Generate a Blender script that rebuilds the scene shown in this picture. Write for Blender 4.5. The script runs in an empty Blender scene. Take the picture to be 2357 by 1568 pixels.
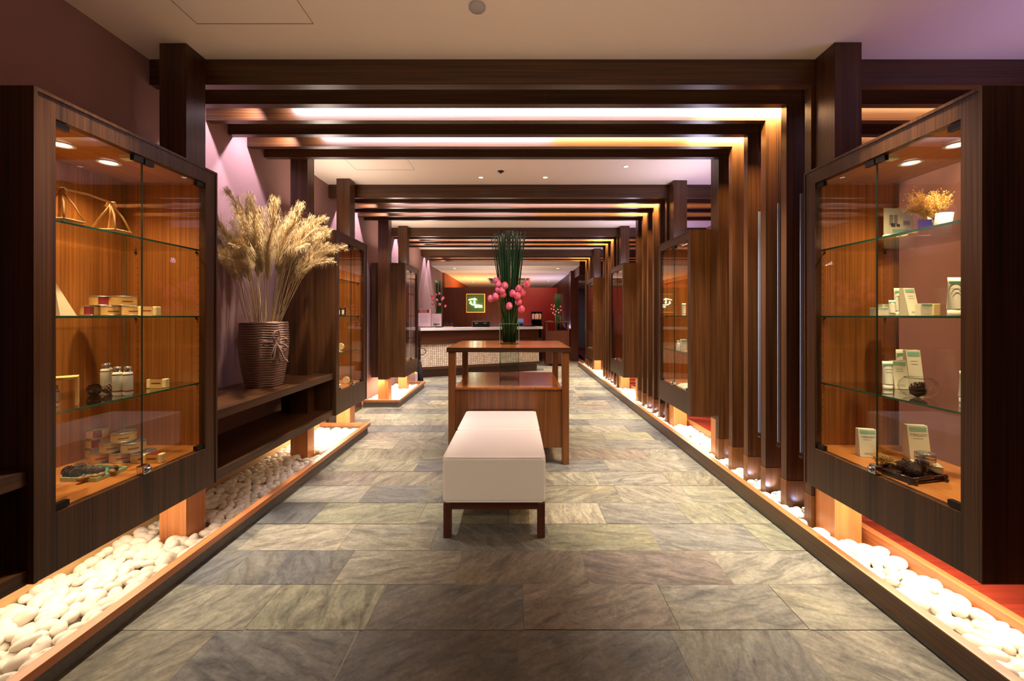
import bpy, math, random
from mathutils import Vector, Matrix
R = random.Random(7)
PI = math.pi
S = bpy.context.scene
C = S.collection

# ------------------------------------------------------------------ camera, world, exposure
F, CX, CY, H = 960.0, 1187.0, 727.0, 1.30
cd = bpy.data.cameras.new('camera'); cam = bpy.data.objects.new('camera', cd); C.objects.link(cam)
cam.location = (0, 0, H); cam.rotation_euler = (PI/2, 0, 0)
cd.sensor_width = 36; cd.lens = F/2357*36
cd.shift_x = -(CX-1178.5)/2357; cd.shift_y = (CY-784)/2357
cd.clip_start = 0.05; cd.clip_end = 60
S.camera = cam
S.view_settings.view_transform = 'Standard'; S.view_settings.look = 'None'
S.view_settings.gamma = 1; S.view_settings.use_curve_mapping = False
S.view_settings.exposure = 0.0
w = bpy.data.worlds.new('world'); S.world = w; w.use_nodes = True
w.node_tree.nodes['Background'].inputs[0].default_value = (0.35, 0.26, 0.28, 1)
w.node_tree.nodes['Background'].inputs[1].default_value = 0.05

def light(kind, name, loc, energy, col, rot=(0, 0, 0), parent=None, **k):
    l = bpy.data.lights.new(name, kind); l.energy = energy; l.color = col
    for a, b in k.items(): setattr(l, a, b)
    o = bpy.data.objects.new(name, l); C.objects.link(o); o.location = loc; o.rotation_euler = rot
    if parent: o.parent = parent
    return o
WARM = (1.0, 0.70, 0.40); NEUT = (1.0, 0.85, 0.70); LAV = (0.80, 0.72, 1.0); BLUE = (0.45, 0.55, 1.0)
ZC, ZB = 2.825, 2.674                     # ceiling, underside of the beams
G0 = [2.48, 4.85, 7.22, 9.59]; DB, TB = 0.226, 0.054
# light troughs in the slots between the beams (2-3 and 4-5) of every set
for gi, g in enumerate(G0):
    for k in (1, 3):
        y = g+DB*k+TB+(DB-TB)/2
        PK, OR_ = (0.92, 0.84, 1.0), (1.0, 0.66, 0.26); e = 1.0 if gi < 3 else .7
        xs = ((-1.60, 1.35, PK, 1.0), (1.35, 1.98, OR_, 5.5)) if k == 1 else ((-1.60, .30, PK, 1.0), (.30, 1.45, OR_, 1.0), (1.45, 1.98, OR_, 4.0))
        for a, b, c, q in xs:
            light('AREA', 'slot_light', ((a+b)/2, y, ZC-0.03), 13*e*q*(b-a), c, rot=(1.0, 0, 0), shape='RECTANGLE', size=b-a, size_y=0.05, spread=2.7)
        light('SPOT', 'slot_wall_lamp', (-1.78, y, ZC-0.015), 52*e, (.84, .74, 1.0), rot=(0, .62, 0), spot_size=2.1, spot_blend=0.8, shadow_soft_size=0.012)
        for x, q in ((-1.5, 1.0), (1.36, 1.35)):
            light('SPOT', 'slot_lamp', (x, y, ZC-0.015), 380*e*q, (1.0, 0.88, 0.70), spot_size=1.02, spot_blend=0.85, shadow_soft_size=0.02)
        light('AREA', 'slot_light', (2.5, y, ZC-0.012), 10, (1.0, 0.55, 0.25), shape='RECTANGLE', size=1.3, size_y=0.05)
# ceiling lamps in front of the first set; lobby light and added fill behind the camera
for x, y, e in ((-1.42, 1.60, 330), (1.40, 1.70, 460)):
    light('SPOT', 'downlight_lamp', (x, y, ZC-0.02), e, NEUT, spot_size=math.radians(50), spot_blend=0.9, shadow_soft_size=0.05)
light('SPOT', 'stool_front_fill', (-0.1, -1.7, 2.7), 240, (1.0, 0.80, 0.60), rot=(math.atan2(4.1, 2.4), 0, 0), spot_size=math.radians(17), spot_blend=0.7, shadow_soft_size=0.05)  # added unseen lamp, aimed to brighten the stool front
light('AREA', 'lobby_light', (0.0, -2.3, 2.3), 4, (1.0, 0.72, 0.52), rot=(math.radians(50), 0, 0), shape='RECTANGLE', size=3.6, size_y=0.8)
light('SPOT', 'near_ceiling_fill', (0.15, -0.25, 1.25), 95, (1.0, 0.78, 0.58), rot=(PI-.75, 0, 0), spot_size=1.9, spot_blend=1.0, shadow_soft_size=.15)  # added lamp out of view, lifts the near ceiling
for y in (4.15, 6.55, 8.9):  # fill lamps added over the cabinets to brighten the bay ceilings
    light('AREA', 'bay_ceiling_fill', (-1.85, y, 2.11), 13, (1.0, 0.82, 0.70), rot=(0, math.radians(180+35), 0), shape='RECTANGLE', size=.3, size_y=.6)
    light('AREA', 'bay_ceiling_fill', (1.85, y, 2.11), 12, (.80, 0.74, 1.0), rot=(0, math.radians(180-35), 0), shape='RECTANGLE', size=.3, size_y=.6)
# coloured light of the right-hand room and the lounge past the counter
light('AREA', 'violet_uplight', (2.75, 1.9, 1.9), 5, (0.50, 0.42, 1.0), rot=(PI, 0, 0), size=0.4)
light('AREA', 'violet_uplight', (2.6, 4.7, 1.9), 6, (0.55, 0.45, 1.0), rot=(PI, 0, 0), size=0.4)
light('AREA', 'violet_uplight', (2.6, 7.1, 1.9), 7, (0.55, 0.45, 1.0), rot=(PI, 0, 0), size=0.4)
light('SPOT', 'room_spot', (2.85, 2.2, 2.75), 20, (1.0, 0.74, 0.62), spot_size=2.0, spot_blend=1.0, shadow_soft_size=0.1)
light('AREA', 'lounge_glow', (-1.3, 14.6, .8), 90, (1.0, 0.55, 0.2), rot=(PI, 0, 0), size=0.9)
light('AREA', 'counter_ceiling_fill', (-.5, 11.3, .7), 30, (1, .85, .75), rot=(PI, 0, 0), size=0.9)  # hidden lamp added behind the counter to brighten the ceiling above
light('AREA', 'lounge_blue', (1.1, 14.3, .9), 35, (0.6, 0.6, 1.0), rot=(PI, 0, 0), size=0.5)
light('SPOT', 'wall_wash', (0.6, 11.2, 2.5), 40, (1.0, 0.55, 0.35), rot=(math.radians(42), 0, 0), spot_size=2.0, spot_blend=0.8)
for x, y in ((-1.2, 9.6), (0.2, 8.3), (0.6, 9.4)):
    light('SPOT', 'counter_lamp', (x, y-0.8, 2.6), 70, NEUT, spot_size=1.5, spot_blend=0.8)

# ------------------------------------------------------------------ materials
def new_mat(name):
    m = bpy.data.materials.new(name); m.use_nodes = True
    nt = m.node_tree; b = nt.nodes['Principled BSDF']; return m, nt, b
def srgb(r, g, b):
    f = lambda c: (c/255/12.92) if c/255 <= .04045 else ((c/255+.055)/1.055)**2.4
    return (f(r), f(g), f(b), 1)
def plain(name, col, rough=0.5, metal=0.0, bump=0, bscale=200, coat=0, trans=0, emit=None, estr=0, vary=0, sss=0):
    m, nt, b = new_mat(name)
    b.inputs['Base Color'].default_value = col; b.inputs['Roughness'].default_value = rough
    b.inputs['Metallic'].default_value = metal; b.inputs['Coat Weight'].default_value = coat
    b.inputs['Transmission Weight'].default_value = trans
    if sss: b.inputs['Subsurface Weight'].default_value = sss; b.inputs['Subsurface Radius'].default_value = (.01, .006, .004); b.inputs['Subsurface Scale'].default_value = 1
    if emit: b.inputs['Emission Color'].default_value = emit; b.inputs['Emission Strength'].default_value = estr
    tc = nt.nodes.new('ShaderNodeTexCoord')
    n = nt.nodes.new('ShaderNodeTexNoise'); n.inputs['Scale'].default_value = bscale; n.inputs['Detail'].default_value = 4
    nt.links.new(tc.outputs['Object'], n.inputs['Vector'])
    if bump:
        bp = nt.nodes.new('ShaderNodeBump'); bp.inputs['Strength'].default_value = bump; bp.inputs['Distance'].default_value = 0.002
        nt.links.new(n.outputs['Fac'], bp.inputs['Height']); nt.links.new(bp.outputs['Normal'], b.inputs['Normal'])
    if vary:
        mx = nt.nodes.new('ShaderNodeMixRGB'); mx.inputs[1].default_value = tuple(c*(1-vary) for c in col[:3])+(1,)
        mx.inputs[2].default_value = tuple(min(1, c*(1+vary)) for c in col[:3])+(1,)
        nt.links.new(n.outputs['Fac'], mx.inputs[0]); nt.links.new(mx.outputs[0], b.inputs['Base Color'])
    return m
def wood(name, light_c, dark_c, axis='Z', rough=0.34, fine=170, coarse=10, streak=0.42):
    m, nt, b = new_mat(name)
    tc = nt.nodes.new('ShaderNodeTexCoord'); oi = nt.nodes.new('ShaderNodeObjectInfo')
    mul = nt.nodes.new('ShaderNodeMath'); mul.operation = 'MULTIPLY'; mul.inputs[1].default_value = 17.0
    nt.links.new(oi.outputs['Random'], mul.inputs[0])
    add = nt.nodes.new('ShaderNodeVectorMath'); add.operation = 'ADD'
    nt.links.new(tc.outputs['Object'], add.inputs[0]); nt.links.new(mul.outputs[0], add.inputs[1])
    def nz(sc, along, det, dist=0):
        mp = nt.nodes.new('ShaderNodeMapping'); s = [sc, sc, sc]; s['XYZ'.index(axis)] = along
        mp.inputs['Scale'].default_value = s; nt.links.new(add.outputs[0], mp.inputs['Vector'])
        n = nt.nodes.new('ShaderNodeTexNoise'); n.inputs['Scale'].default_value = 1; n.inputs['Detail'].default_value = det
        n.inputs['Distortion'].default_value = dist
        nt.links.new(mp.outputs[0], n.inputs['Vector']); return n
    a = nz(fine, 1.6, 3); c = nz(coarse*2.6, 0.5, 3, 0.5)
    mx = nt.nodes.new('ShaderNodeMixRGB'); mx.inputs[0].default_value = 1-streak
    nt.links.new(c.outputs['Fac'], mx.inputs[1]); nt.links.new(a.outputs['Fac'], mx.inputs[2])
    rp = nt.nodes.new('ShaderNodeValToRGB'); rp.color_ramp.elements[0].position = 0.36; rp.color_ramp.elements[1].position = 0.64
    rp.color_ramp.elements[0].color = dark_c; rp.color_ramp.elements[1].color = light_c
    nt.links.new(mx.outputs[0], rp.inputs[0]); nt.links.new(rp.outputs[0], b.inputs['Base Color'])
    b.inputs['Roughness'].default_value = rough
    bp = nt.nodes.new('ShaderNodeBump'); bp.inputs['Strength'].default_value = 0.12; bp.inputs['Distance'].default_value = 0.001
    nt.links.new(a.outputs['Fac'], bp.inputs['Height']); nt.links.new(bp.outputs[0], b.inputs['Normal'])
    return m
def thin_glass(name, tint=(1, 1, 1, 1), refl=1.0):
    m = bpy.data.materials.new(name); m.use_nodes = True; nt = m.node_tree; nt.nodes.clear()
    o = nt.nodes.new('ShaderNodeOutputMaterial'); t = nt.nodes.new('ShaderNodeBsdfTransparent'); t.inputs[0].default_value = tint
    g = nt.nodes.new('ShaderNodeBsdfGlossy'); g.inputs['Roughness'].default_value = 0.0
    fr = nt.nodes.new('ShaderNodeLayerWeight'); fr.inputs[0].default_value = 0.5      # 1-|cos|, same from both sides
    pw = nt.nodes.new('ShaderNodeMath'); pw.operation = 'POWER'; pw.inputs[1].default_value = 5
    mu = nt.nodes.new('ShaderNodeMath'); mu.operation = 'MULTIPLY_ADD'; mu.inputs[1].default_value = 0.9*refl; mu.inputs[2].default_value = 0.03*refl; mu.use_clamp = True
    mx = nt.nodes.new('ShaderNodeMixShader')
    nt.links.new(fr.outputs['Facing'], pw.inputs[0]); nt.links.new(pw.outputs[0], mu.inputs[0]); nt.links.new(mu.outputs[0], mx.inputs[0])
    nt.links.new(t.outputs[0], mx.inputs[1]); nt.links.new(g.outputs[0], mx.inputs[2]); nt.links.new(mx.outputs[0], o.inputs[0])
    return m
WL, WD = srgb(86, 51, 23), srgb(37, 21, 9)
M = dict(
    wz=wood('teak_veneer_vertical', WL, WD, 'Z'), wx=wood('teak_veneer_crosswise', WL, WD, 'X', coarse=7),
    wy=wood('teak_veneer_lengthwise', WL, WD, 'Y'), in_z=wood('teak_lining', srgb(180, 112, 50), srgb(128, 76, 32), 'Z', 0.4),
    in_y=wood('teak_lining_flat', srgb(190, 118, 54), srgb(156, 92, 42), 'Y', 0.4),
    dark_z=wood('dark_wood_vertical', srgb(86, 40, 22), srgb(52, 22, 12), 'Z', 0.3), dark_x=wood('dark_wood_crosswise', srgb(86, 40, 22), srgb(52, 22, 12), 'X', 0.3),
    table=wood('table_wood', srgb(136, 82, 38), srgb(86, 50, 22), 'Z', 0.3), table_top=wood('table_top_wood', srgb(174, 102, 46), srgb(138, 78, 34), 'Y', 0.16, fine=60),
    curb=wood('curb_wood', srgb(190, 120, 74), srgb(146, 88, 52), 'Y', 0.35), curb_dark=wood('curb_dark_wood', srgb(104, 72, 44), srgb(68, 44, 26), 'Y', 0.28),
    maple=wood('pale_board', srgb(206, 172, 120), srgb(184, 146, 96), 'Y', 0.6, fine=60, streak=0.5),
    redfloor=wood('red_timber_floor', srgb(140, 46, 26), srgb(112, 34, 18), 'X', 0.45, fine=30),
    red=plain('red_lacquer', srgb(128, 16, 9), 0.5, vary=.1, bscale=6), brown=wood('brown_panel', srgb(96, 44, 22), srgb(72, 30, 16), 'Z', 0.3),
    orange=wood('orange_timber', srgb(200, 96, 40), srgb(160, 70, 28), 'Z', 0.5, fine=10),
    mauve=plain('mauve_wallpaper', srgb(146, 108, 100), 0.85, bump=0.5, bscale=420, vary=.05), ceil=plain('cream_ceiling_paint', srgb(234, 216, 198), 0.9, bump=0.05, bscale=60),
    grey=plain('grey_panel', srgb(150, 140, 138), 0.6), white=plain('white_leather', srgb(240, 234, 228), 0.42, bump=0.25, bscale=260),
    glass=thin_glass('clear_glass', (0.985, 0.992, 0.988, 1), 1.0), shelf=thin_glass('shelf_glass', (0.965, 0.98, 0.965, 1), 1.5),
    vase=thin_glass('vase_glass', (0.93, 0.97, 0.95, 1), 1.3), edge=plain('green_glass_edge', srgb(18, 92, 66), 0.2, coat=.5),
    black=plain('black_metal', srgb(26, 22, 22), 0.3, metal=.4), chrome=plain('chrome', srgb(205, 205, 210), 0.12, metal=1), cream=plain('cream_plastic', srgb(226, 214, 160), 0.5),
    lamp=plain('lamp_glow', (1, 1, 1, 1), emit=(1, .86, .66, 1), estr=9), lampw=plain('lamp_glow_soft', (1, 1, 1, 1), emit=(1, .9, .78, 1), estr=6), ring=plain('lamp_ring', srgb(214, 202, 176), 0.4),
    pebble=plain('white_pebble', srgb(232, 222, 208), 0.55, bump=0.2, bscale=40, vary=.05), sand=plain('bed_base', srgb(150, 136, 118), 0.9, bump=.5),
    stone=plain('stone_plinth', srgb(112, 110, 104), 0.7, bump=0.8, bscale=60, vary=.3), crystal=thin_glass('crystal', (0.8, 0.86, 1, 1), 2.0),
    acrylic=plain('frosted_acrylic', srgb(150, 160, 190), 0.35, trans=.3), rope=plain('brown_rope', srgb(128, 98, 82), 0.9, bump=.6, bscale=300, vary=.25),
    straw=plain('pampas_straw', srgb(180, 156, 106), 0.8, vary=.15, bscale=40), plume=plain('pampas_plume', srgb(176, 148, 102), 0.85, vary=.2, bscale=40), gold=plain('dried_grass', srgb(186, 146, 72), 0.7, vary=.2, bscale=60),
    green=plain('reed_green', srgb(24, 70, 28), 0.45, vary=.4, bscale=30), stem=plain('lotus_stem', srgb(86, 104, 40), 0.6), 
    cone=plain('pine_cone_brown', srgb(74, 50, 34), 0.7, vary=.4, bscale=90), nut=plain('nut_shell', srgb(136, 96, 50), 0.6, vary=.3, bscale=80),
    tin=plain('tin_metal', srgb(200, 196, 184), 0.25, metal=.9), kraft=plain('kraft_label', srgb(206, 164, 88), 0.6, vary=.05), maroon=plain('maroon_print', srgb(132, 30, 30), 0.5), soap=plain('cream_soap', srgb(240, 214, 146), 0.45),
    pack=plain('white_carton', srgb(226, 220, 194), 0.5), tube=plain('white_tube', srgb(230, 228, 206), 0.35), mint=plain('mint_print', srgb(128, 190, 158), 0.5), ink=plain('grey_print', srgb(140, 138, 128), 0.6), dkink=plain('dark_print', srgb(70, 52, 46), 0.6),
    bottle=plain('white_bottle', srgb(214, 208, 184), 0.3), celadon=plain('celadon_glaze', srgb(168, 190, 138), 0.18), teal=plain('teal_glaze', srgb(92, 164, 148), 0.2), bamboo=plain('bamboo', srgb(216, 162, 88), 0.5, vary=.25, bscale=50), lacq=plain('black_lacquer', srgb(44, 20, 16), 0.12, coat=.6),
    card=plain('cream_card', srgb(236, 206, 150), 0.6), blue=plain('blue_glass', srgb(18, 26, 110), 0.12), bluegrey=plain('blue_grey_plastic', srgb(92, 122, 176), 0.35), grn=plain('sign_green', srgb(84, 116, 46), 0.6), neon=plain('neon_white', (1, 1, 1, 1), emit=(1, .93, .7, 1), estr=9),
    halo=plain('sign_halo', (1, .4, .1, 1), emit=(1, .36, .07, 1), estr=2.2), marble=plain('white_counter_stone', srgb(216, 206, 206), 0.25), paper=plain('pink_paper', srgb(214, 182, 184), 0.5), purple=plain('purple_petals', srgb(186, 96, 190), 0.6, vary=.3, bscale=90), blk=plain('black_fabric', srgb(16, 14, 16), 0.8),
    redp=plain('red_pack', srgb(190, 24, 28), 0.4), yellow=plain('yellow_pack', srgb(206, 190, 40), 0.5), violet=plain('violet_paper', srgb(96, 88, 214), 0.4), silver=plain('silver_lid', srgb(206, 206, 200), 0.18, metal=.9), frost=plain('frosted_cup', srgb(150, 146, 152), 0.3))
# lotus petals: pale base to deep pink tip (its own colour)
def petals():
    m, nt, b = new_mat('lotus_pink'); tc = nt.nodes.new('ShaderNodeTexCoord'); n = nt.nodes.new('ShaderNodeTexNoise'); n.inputs['Scale'].default_value = 22
    rp = nt.nodes.new('ShaderNodeValToRGB'); rp.color_ramp.elements[0].color = srgb(214, 50, 98); rp.color_ramp.elements[1].color = srgb(246, 142, 164)
    rp.color_ramp.elements[0].position = .35; rp.color_ramp.elements[1].position = .65
    nt.links.new(tc.outputs['Object'], n.inputs['Vector']); nt.links.new(n.outputs[0], rp.inputs[0]); nt.links.new(rp.outputs[0], b.inputs['Base Color']); b.inputs['Roughness'].default_value = .5; return m
M['pink'] = petals(); M['post_base_lit'] = wood('post_base_lit_teak', srgb(206, 138, 84), srgb(172, 106, 60), 'Z'); M['fin_base_lit'] = wood('fin_base_lit_teak', srgb(130, 82, 42), srgb(88, 54, 26), 'Z')
def weave():
    m, nt, b = new_mat('woven_shell_panel'); tc = nt.nodes.new('ShaderNodeTexCoord'); ck = nt.nodes.new('ShaderNodeTexBrick')
    ck.inputs['Scale'].default_value = 1; ck.inputs['Brick Width'].default_value = .044; ck.inputs['Row Height'].default_value = .036; ck.inputs['Mortar Size'].default_value = .0035; ck.offset = 0.0
    ck.inputs['Color1'].default_value = srgb(238, 224, 202); ck.inputs['Color2'].default_value = srgb(206, 184, 158); ck.inputs['Mortar'].default_value = srgb(104, 74, 54)
    mp = nt.nodes.new('ShaderNodeMapping'); mp.inputs['Rotation'].default_value = (PI/2, 0, 0)
    nt.links.new(tc.outputs['Object'], mp.inputs[0]); nt.links.new(mp.outputs[0], ck.inputs['Vector']); nt.links.new(ck.outputs['Color'], b.inputs['Base Color'])
    bp = nt.nodes.new('ShaderNodeBump'); bp.inputs['Strength'].default_value = .8; bp.inputs['Distance'].default_value = .006; bp.invert = True
    nt.links.new(ck.outputs['Fac'], bp.inputs['Height']); nt.links.new(bp.outputs[0], b.inputs['Normal']); b.inputs['Roughness'].default_value = .6; return m
M['weave'] = weave(); M['dkedge'] = plain('dark_glass_edge', srgb(36, 48, 36), .2); M['oledge'] = plain('olive_glass_edge', srgb(120, 118, 48), .4)
def slate():
    m, nt, b = new_mat('slate_floor'); N = nt.nodes.new; L = nt.links.new
    at = N('ShaderNodeAttribute'); at.attribute_name = 'tile'; at.attribute_type = 'GEOMETRY'
    geo = N('ShaderNodeTexCoord'); sep = N('ShaderNodeSeparateColor'); L(at.outputs['Color'], sep.inputs[0])
    vr = N('ShaderNodeVectorRotate'); vr.rotation_type = 'Z_AXIS'; ang = N('ShaderNodeMath'); ang.operation = 'MULTIPLY'; ang.inputs[1].default_value = 6.28
    L(sep.outputs[1], ang.inputs[0]); L(geo.outputs['Object'], vr.inputs['Vector']); L(ang.outputs[0], vr.inputs['Angle'])
    off = N('ShaderNodeVectorMath'); off.operation = 'ADD'; o2 = N('ShaderNodeVectorMath'); o2.operation = 'SCALE'; o2.inputs['Scale'].default_value = 37
    L(at.outputs['Color'], o2.inputs[0]); L(vr.outputs[0], off.inputs[0]); L(o2.outputs[0], off.inputs[1])
    def nz(scale, det, rough=.6, dist=0, st=None):
        v = off.outputs[0]
        if st: mp = N('ShaderNodeMapping'); mp.inputs['Scale'].default_value = st; L(v, mp.inputs[0]); v = mp.outputs[0]
        n = N('ShaderNodeTexNoise'); n.inputs['Scale'].default_value = scale; n.inputs['Detail'].default_value = det; n.inputs['Roughness'].default_value = rough; n.inputs['Distortion'].default_value = dist
        L(v, n.inputs['Vector']); return n.outputs['Fac']
    big = nz(2.2, 5, .55, 1.2); st = nz(6, 10, .72, .7, (1, 3.2, 1)); fn = nz(45, 10, .85)
    base = N('ShaderNodeValToRGB'); cr = base.color_ramp; cr.elements[0].position = 0; cr.elements[0].color = srgb(80, 80, 84); cr.elements[1].position = 1; cr.elements[1].color = srgb(156, 150, 134)
    for p, c in ((.25, srgb(106, 106, 106)), (.5, srgb(130, 126, 116)), (.72, srgb(124, 124, 106)), (.88, srgb(112, 102, 98))):
        e = cr.elements.new(p); e.color = c
    L(sep.outputs[0], base.inputs[0])
    m1 = N('ShaderNodeMixRGB'); m1.blend_type = 'MULTIPLY'; m1.inputs[0].default_value = 1
    r1 = N('ShaderNodeValToRGB'); r1.color_ramp.elements[0].position = .3; r1.color_ramp.elements[1].position = .72
    r1.color_ramp.elements[0].color = (.32, .32, .35, 1); r1.color_ramp.elements[1].color = (1.75, 1.7, 1.55, 1)
    L(st, r1.inputs[0]); L(base.outputs[0], m1.inputs[1]); L(r1.outputs[0], m1.inputs[2])
    m2 = N('ShaderNodeMixRGB'); m2.inputs[2].default_value = srgb(156, 142, 102); r2 = N('ShaderNodeValToRGB')
    r2.color_ramp.elements[0].position = .54; r2.color_ramp.elements[1].position = .8; r2.color_ramp.elements[1].color = (.38, .38, .38, 1)
    L(big, r2.inputs[0]); L(r2.outputs[0], m2.inputs[0]); L(m1.outputs[0], m2.inputs[1])
    m3 = N('ShaderNodeMixRGB'); m3.blend_type = 'MULTIPLY'; m3.inputs[0].default_value = .85; r3 = N('ShaderNodeValToRGB')
    r3.color_ramp.elements[0].position = .3; r3.color_ramp.elements[1].position = .7; r3.color_ramp.elements[0].color = (.4, .4, .42, 1); r3.color_ramp.elements[1].color = (1.5, 1.5, 1.45, 1)
    L(fn, r3.inputs[0]); L(m2.outputs[0], m3.inputs[1]); L(r3.outputs[0], m3.inputs[2]); L(m3.outputs[0], b.inputs['Base Color'])
    mu = N('ShaderNodeMath'); mu.operation = 'MULTIPLY_ADD'; mu.inputs[1].default_value = .35; L(fn, mu.inputs[0]); L(st, mu.inputs[2])
    bp = N('ShaderNodeBump'); bp.inputs['Strength'].default_value = .9; bp.inputs['Distance'].default_value = .016; L(mu.outputs[0], bp.inputs['Height']); L(bp.outputs[0], b.inputs['Normal'])
    b.inputs['Roughness'].default_value = .42; b.inputs['Specular IOR Level'].default_value = .6; return m
M['slate'] = slate(); M['grout'] = plain('grout', srgb(118, 112, 98), .9)

# ------------------------------------------------------------------ mesh builder
class MB:
    def __init__(s): s.v = []; s.f = []; s.mi = []; s.m = 0; s.sm = []
    def add(s, vs, fs, smooth=False):
        o = len(s.v); s.v += [tuple(v) for v in vs]; s.f += [tuple(i+o for i in f) for f in fs]
        s.mi += [s.m]*len(fs); s.sm += [smooth]*len(fs); return s
    def box(s, x0, x1, y0, y1, z0, z1, mx=None):
        if x0 > x1: x0, x1 = x1, x0
        vs = [Vector((x, y, z)) for z in (z0, z1) for y in (y0, y1) for x in (x0, x1)]
        if mx: vs = [mx @ v for v in vs]
        return s.add(vs, [(0, 2, 3, 1), (4, 5, 7, 6), (0, 1, 5, 4), (2, 6, 7, 3), (0, 4, 6, 2), (1, 3, 7, 5)])
    def lathe(s, prof, n=24, c=(0, 0, 0), caps=True, squash=1, mx=None):
        vs = []; k = len(prof)
        for r, z in prof:
            for i in range(n):
                a = 2*PI*i/n; v = Vector((c[0]+r*math.cos(a), c[1]+r*squash*math.sin(a), c[2]+z)); vs.append(mx @ v if mx else v)
        fs = [(j*n+i, j*n+(i+1) % n, (j+1)*n+(i+1) % n, (j+1)*n+i) for j in range(k-1) for i in range(n)]
        s.add(vs, fs, True)
        if caps:
            o = len(s.v)-k*n
            s.f += [tuple(o+i for i in range(n-1, -1, -1)), tuple(o+(k-1)*n+i for i in range(n))]; s.mi += [s.m]*2; s.sm += [False]*2
        return s
    def tube(s, pts, r, n=6, twist=0, caps=True):
        pts = [Vector(p) for p in pts]; k = len(pts); vs = []
        rr = r if isinstance(r, (list, tuple)) else [r]*k
        up = Vector((0, 0, 1)); last = None
        for i, p in enumerate(pts):
            t = (pts[min(i+1, k-1)]-pts[max(i-1, 0)]).normalized()
            if last is None: a = t.orthogonal().normalized()
            else: a = (last-t*last.dot(t)).normalized()
            last = a; b = t.cross(a)
            for j in range(n):
                an = 2*PI*j/n; q = rr[i]*(1+(0.28*math.cos(3*an-twist*i) if twist else 0))
                vs.append(p+a*math.cos(an)*q+b*math.sin(an)*q)
        fs = [(j*n+i, j*n+(i+1) % n, (j+1)*n+(i+1) % n, (j+1)*n+i) for j in range(k-1) for i in range(n)]
        if caps: fs += [tuple(range(n-1, -1, -1)), tuple((k-1)*n+i for i in range(n))]
        return s.add(vs, fs, True)
    def prism(s, poly, z0, z1):
        n = len(poly); vs = [(x, y, z0) for x, y in poly]+[(x, y, z1) for x, y in poly]
        return s.add(vs, [tuple(range(n-1, -1, -1)), tuple(range(n, 2*n))]+[(i, (i+1) % n, n+(i+1) % n, n+i) for i in range(n)])
    def mesh(s, name, mats):
        me = bpy.data.meshes.new(name); me.from_pydata(s.v, [], s.f); 
        for m in (mats if isinstance(mats, (list, tuple)) else [mats]): me.materials.append(m)
        me.polygons.foreach_set('material_index', s.mi); me.polygons.foreach_set('use_smooth', s.sm); me.update(); return me
    def obj(s, name, mats, parent=None, loc=(0, 0, 0), rot=(0, 0, 0), bevel=0):
        o = bpy.data.objects.new(name, s.mesh(name, mats)); C.objects.link(o); o.location = loc; o.rotation_euler = rot
        if parent: o.parent = parent
        if bevel:
            md = o.modifiers.new('bevel', 'BEVEL'); md.width = bevel; md.segments = 3 if bevel > .006 else 2; md.limit_method = 'ANGLE'
        return o
def box(name, mat, x0, x1, y0, y1, z0, z1, parent=None, bevel=0):
    """one box with its origin at its own centre"""
    c = ((x0+x1)/2, (y0+y1)/2, (z0+z1)/2); a, b_, d = abs(x1-x0)/2, abs(y1-y0)/2, abs(z1-z0)/2
    return MB().box(-a, a, -b_, b_, -d, d).obj(name, mat, parent, c, bevel=bevel)
def tag(o, label, cat, group=None, kind=None):
    o['label'] = label; o['category'] = cat
    if group: o['group'] = group
    if kind: o['kind'] = kind
    return o
def struct(o): o['kind'] = 'structure'; return o
def thing(name, label, cat, loc=(0, 0, 0), rot=(0, 0, 0), group=None):
    o = bpy.data.objects.new(name, None); C.objects.link(o); o.location = loc; o.rotation_euler = rot; o.empty_display_size = .05
    return tag(o, label, cat, group)
def dup(r, loc=None, rot=None, label=None, group=None, scale=None):
    kids = {}
    for o in list(bpy.data.objects):
        if o.parent: kids.setdefault(o.parent, []).append(o)
    def cp(o, par):
        c = o.copy(); C.objects.link(c)
        if par: c.parent = par
        for k in kids.get(o, []): cp(k, c)
        return c
    c = cp(r, None)
    if loc is not None: c.location = loc
    if rot is not None: c.rotation_euler = rot
    if scale is not None: c.scale = (scale,)*3
    if label: c['label'] = label
    if group: c['group'] = group
    return c
_txt = {}
def text(s, size, mat, parent, loc, rot, name='lettering', depth=0.0004):
    key = (s, mat.name)
    if key not in _txt:
        cu = bpy.data.curves.new('t', 'FONT'); cu.body = s; cu.size = 1; cu.align_x = 'CENTER'; cu.align_y = 'CENTER'; cu.extrude = 0.01
        t = bpy.data.objects.new('t', cu); C.objects.link(t); dg = bpy.context.evaluated_depsgraph_get(); dg.update()
        me = bpy.data.meshes.new_from_object(t.evaluated_get(dg)); me.materials.clear(); me.materials.append(mat); me.name = name
        bpy.data.objects.remove(t); _txt[key] = me
    o = bpy.data.objects.new(name, _txt[key]); C.objects.link(o); o.scale = (size,)*3; o.location = loc; o.rotation_euler = rot; o.parent = parent
    return o
def at(px, py, z):            # point on the horizontal plane z behind a pixel of the photograph
    d = (H-z)*F/(py-CY); return Vector(((px-CX)*d/F, d, z))

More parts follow.
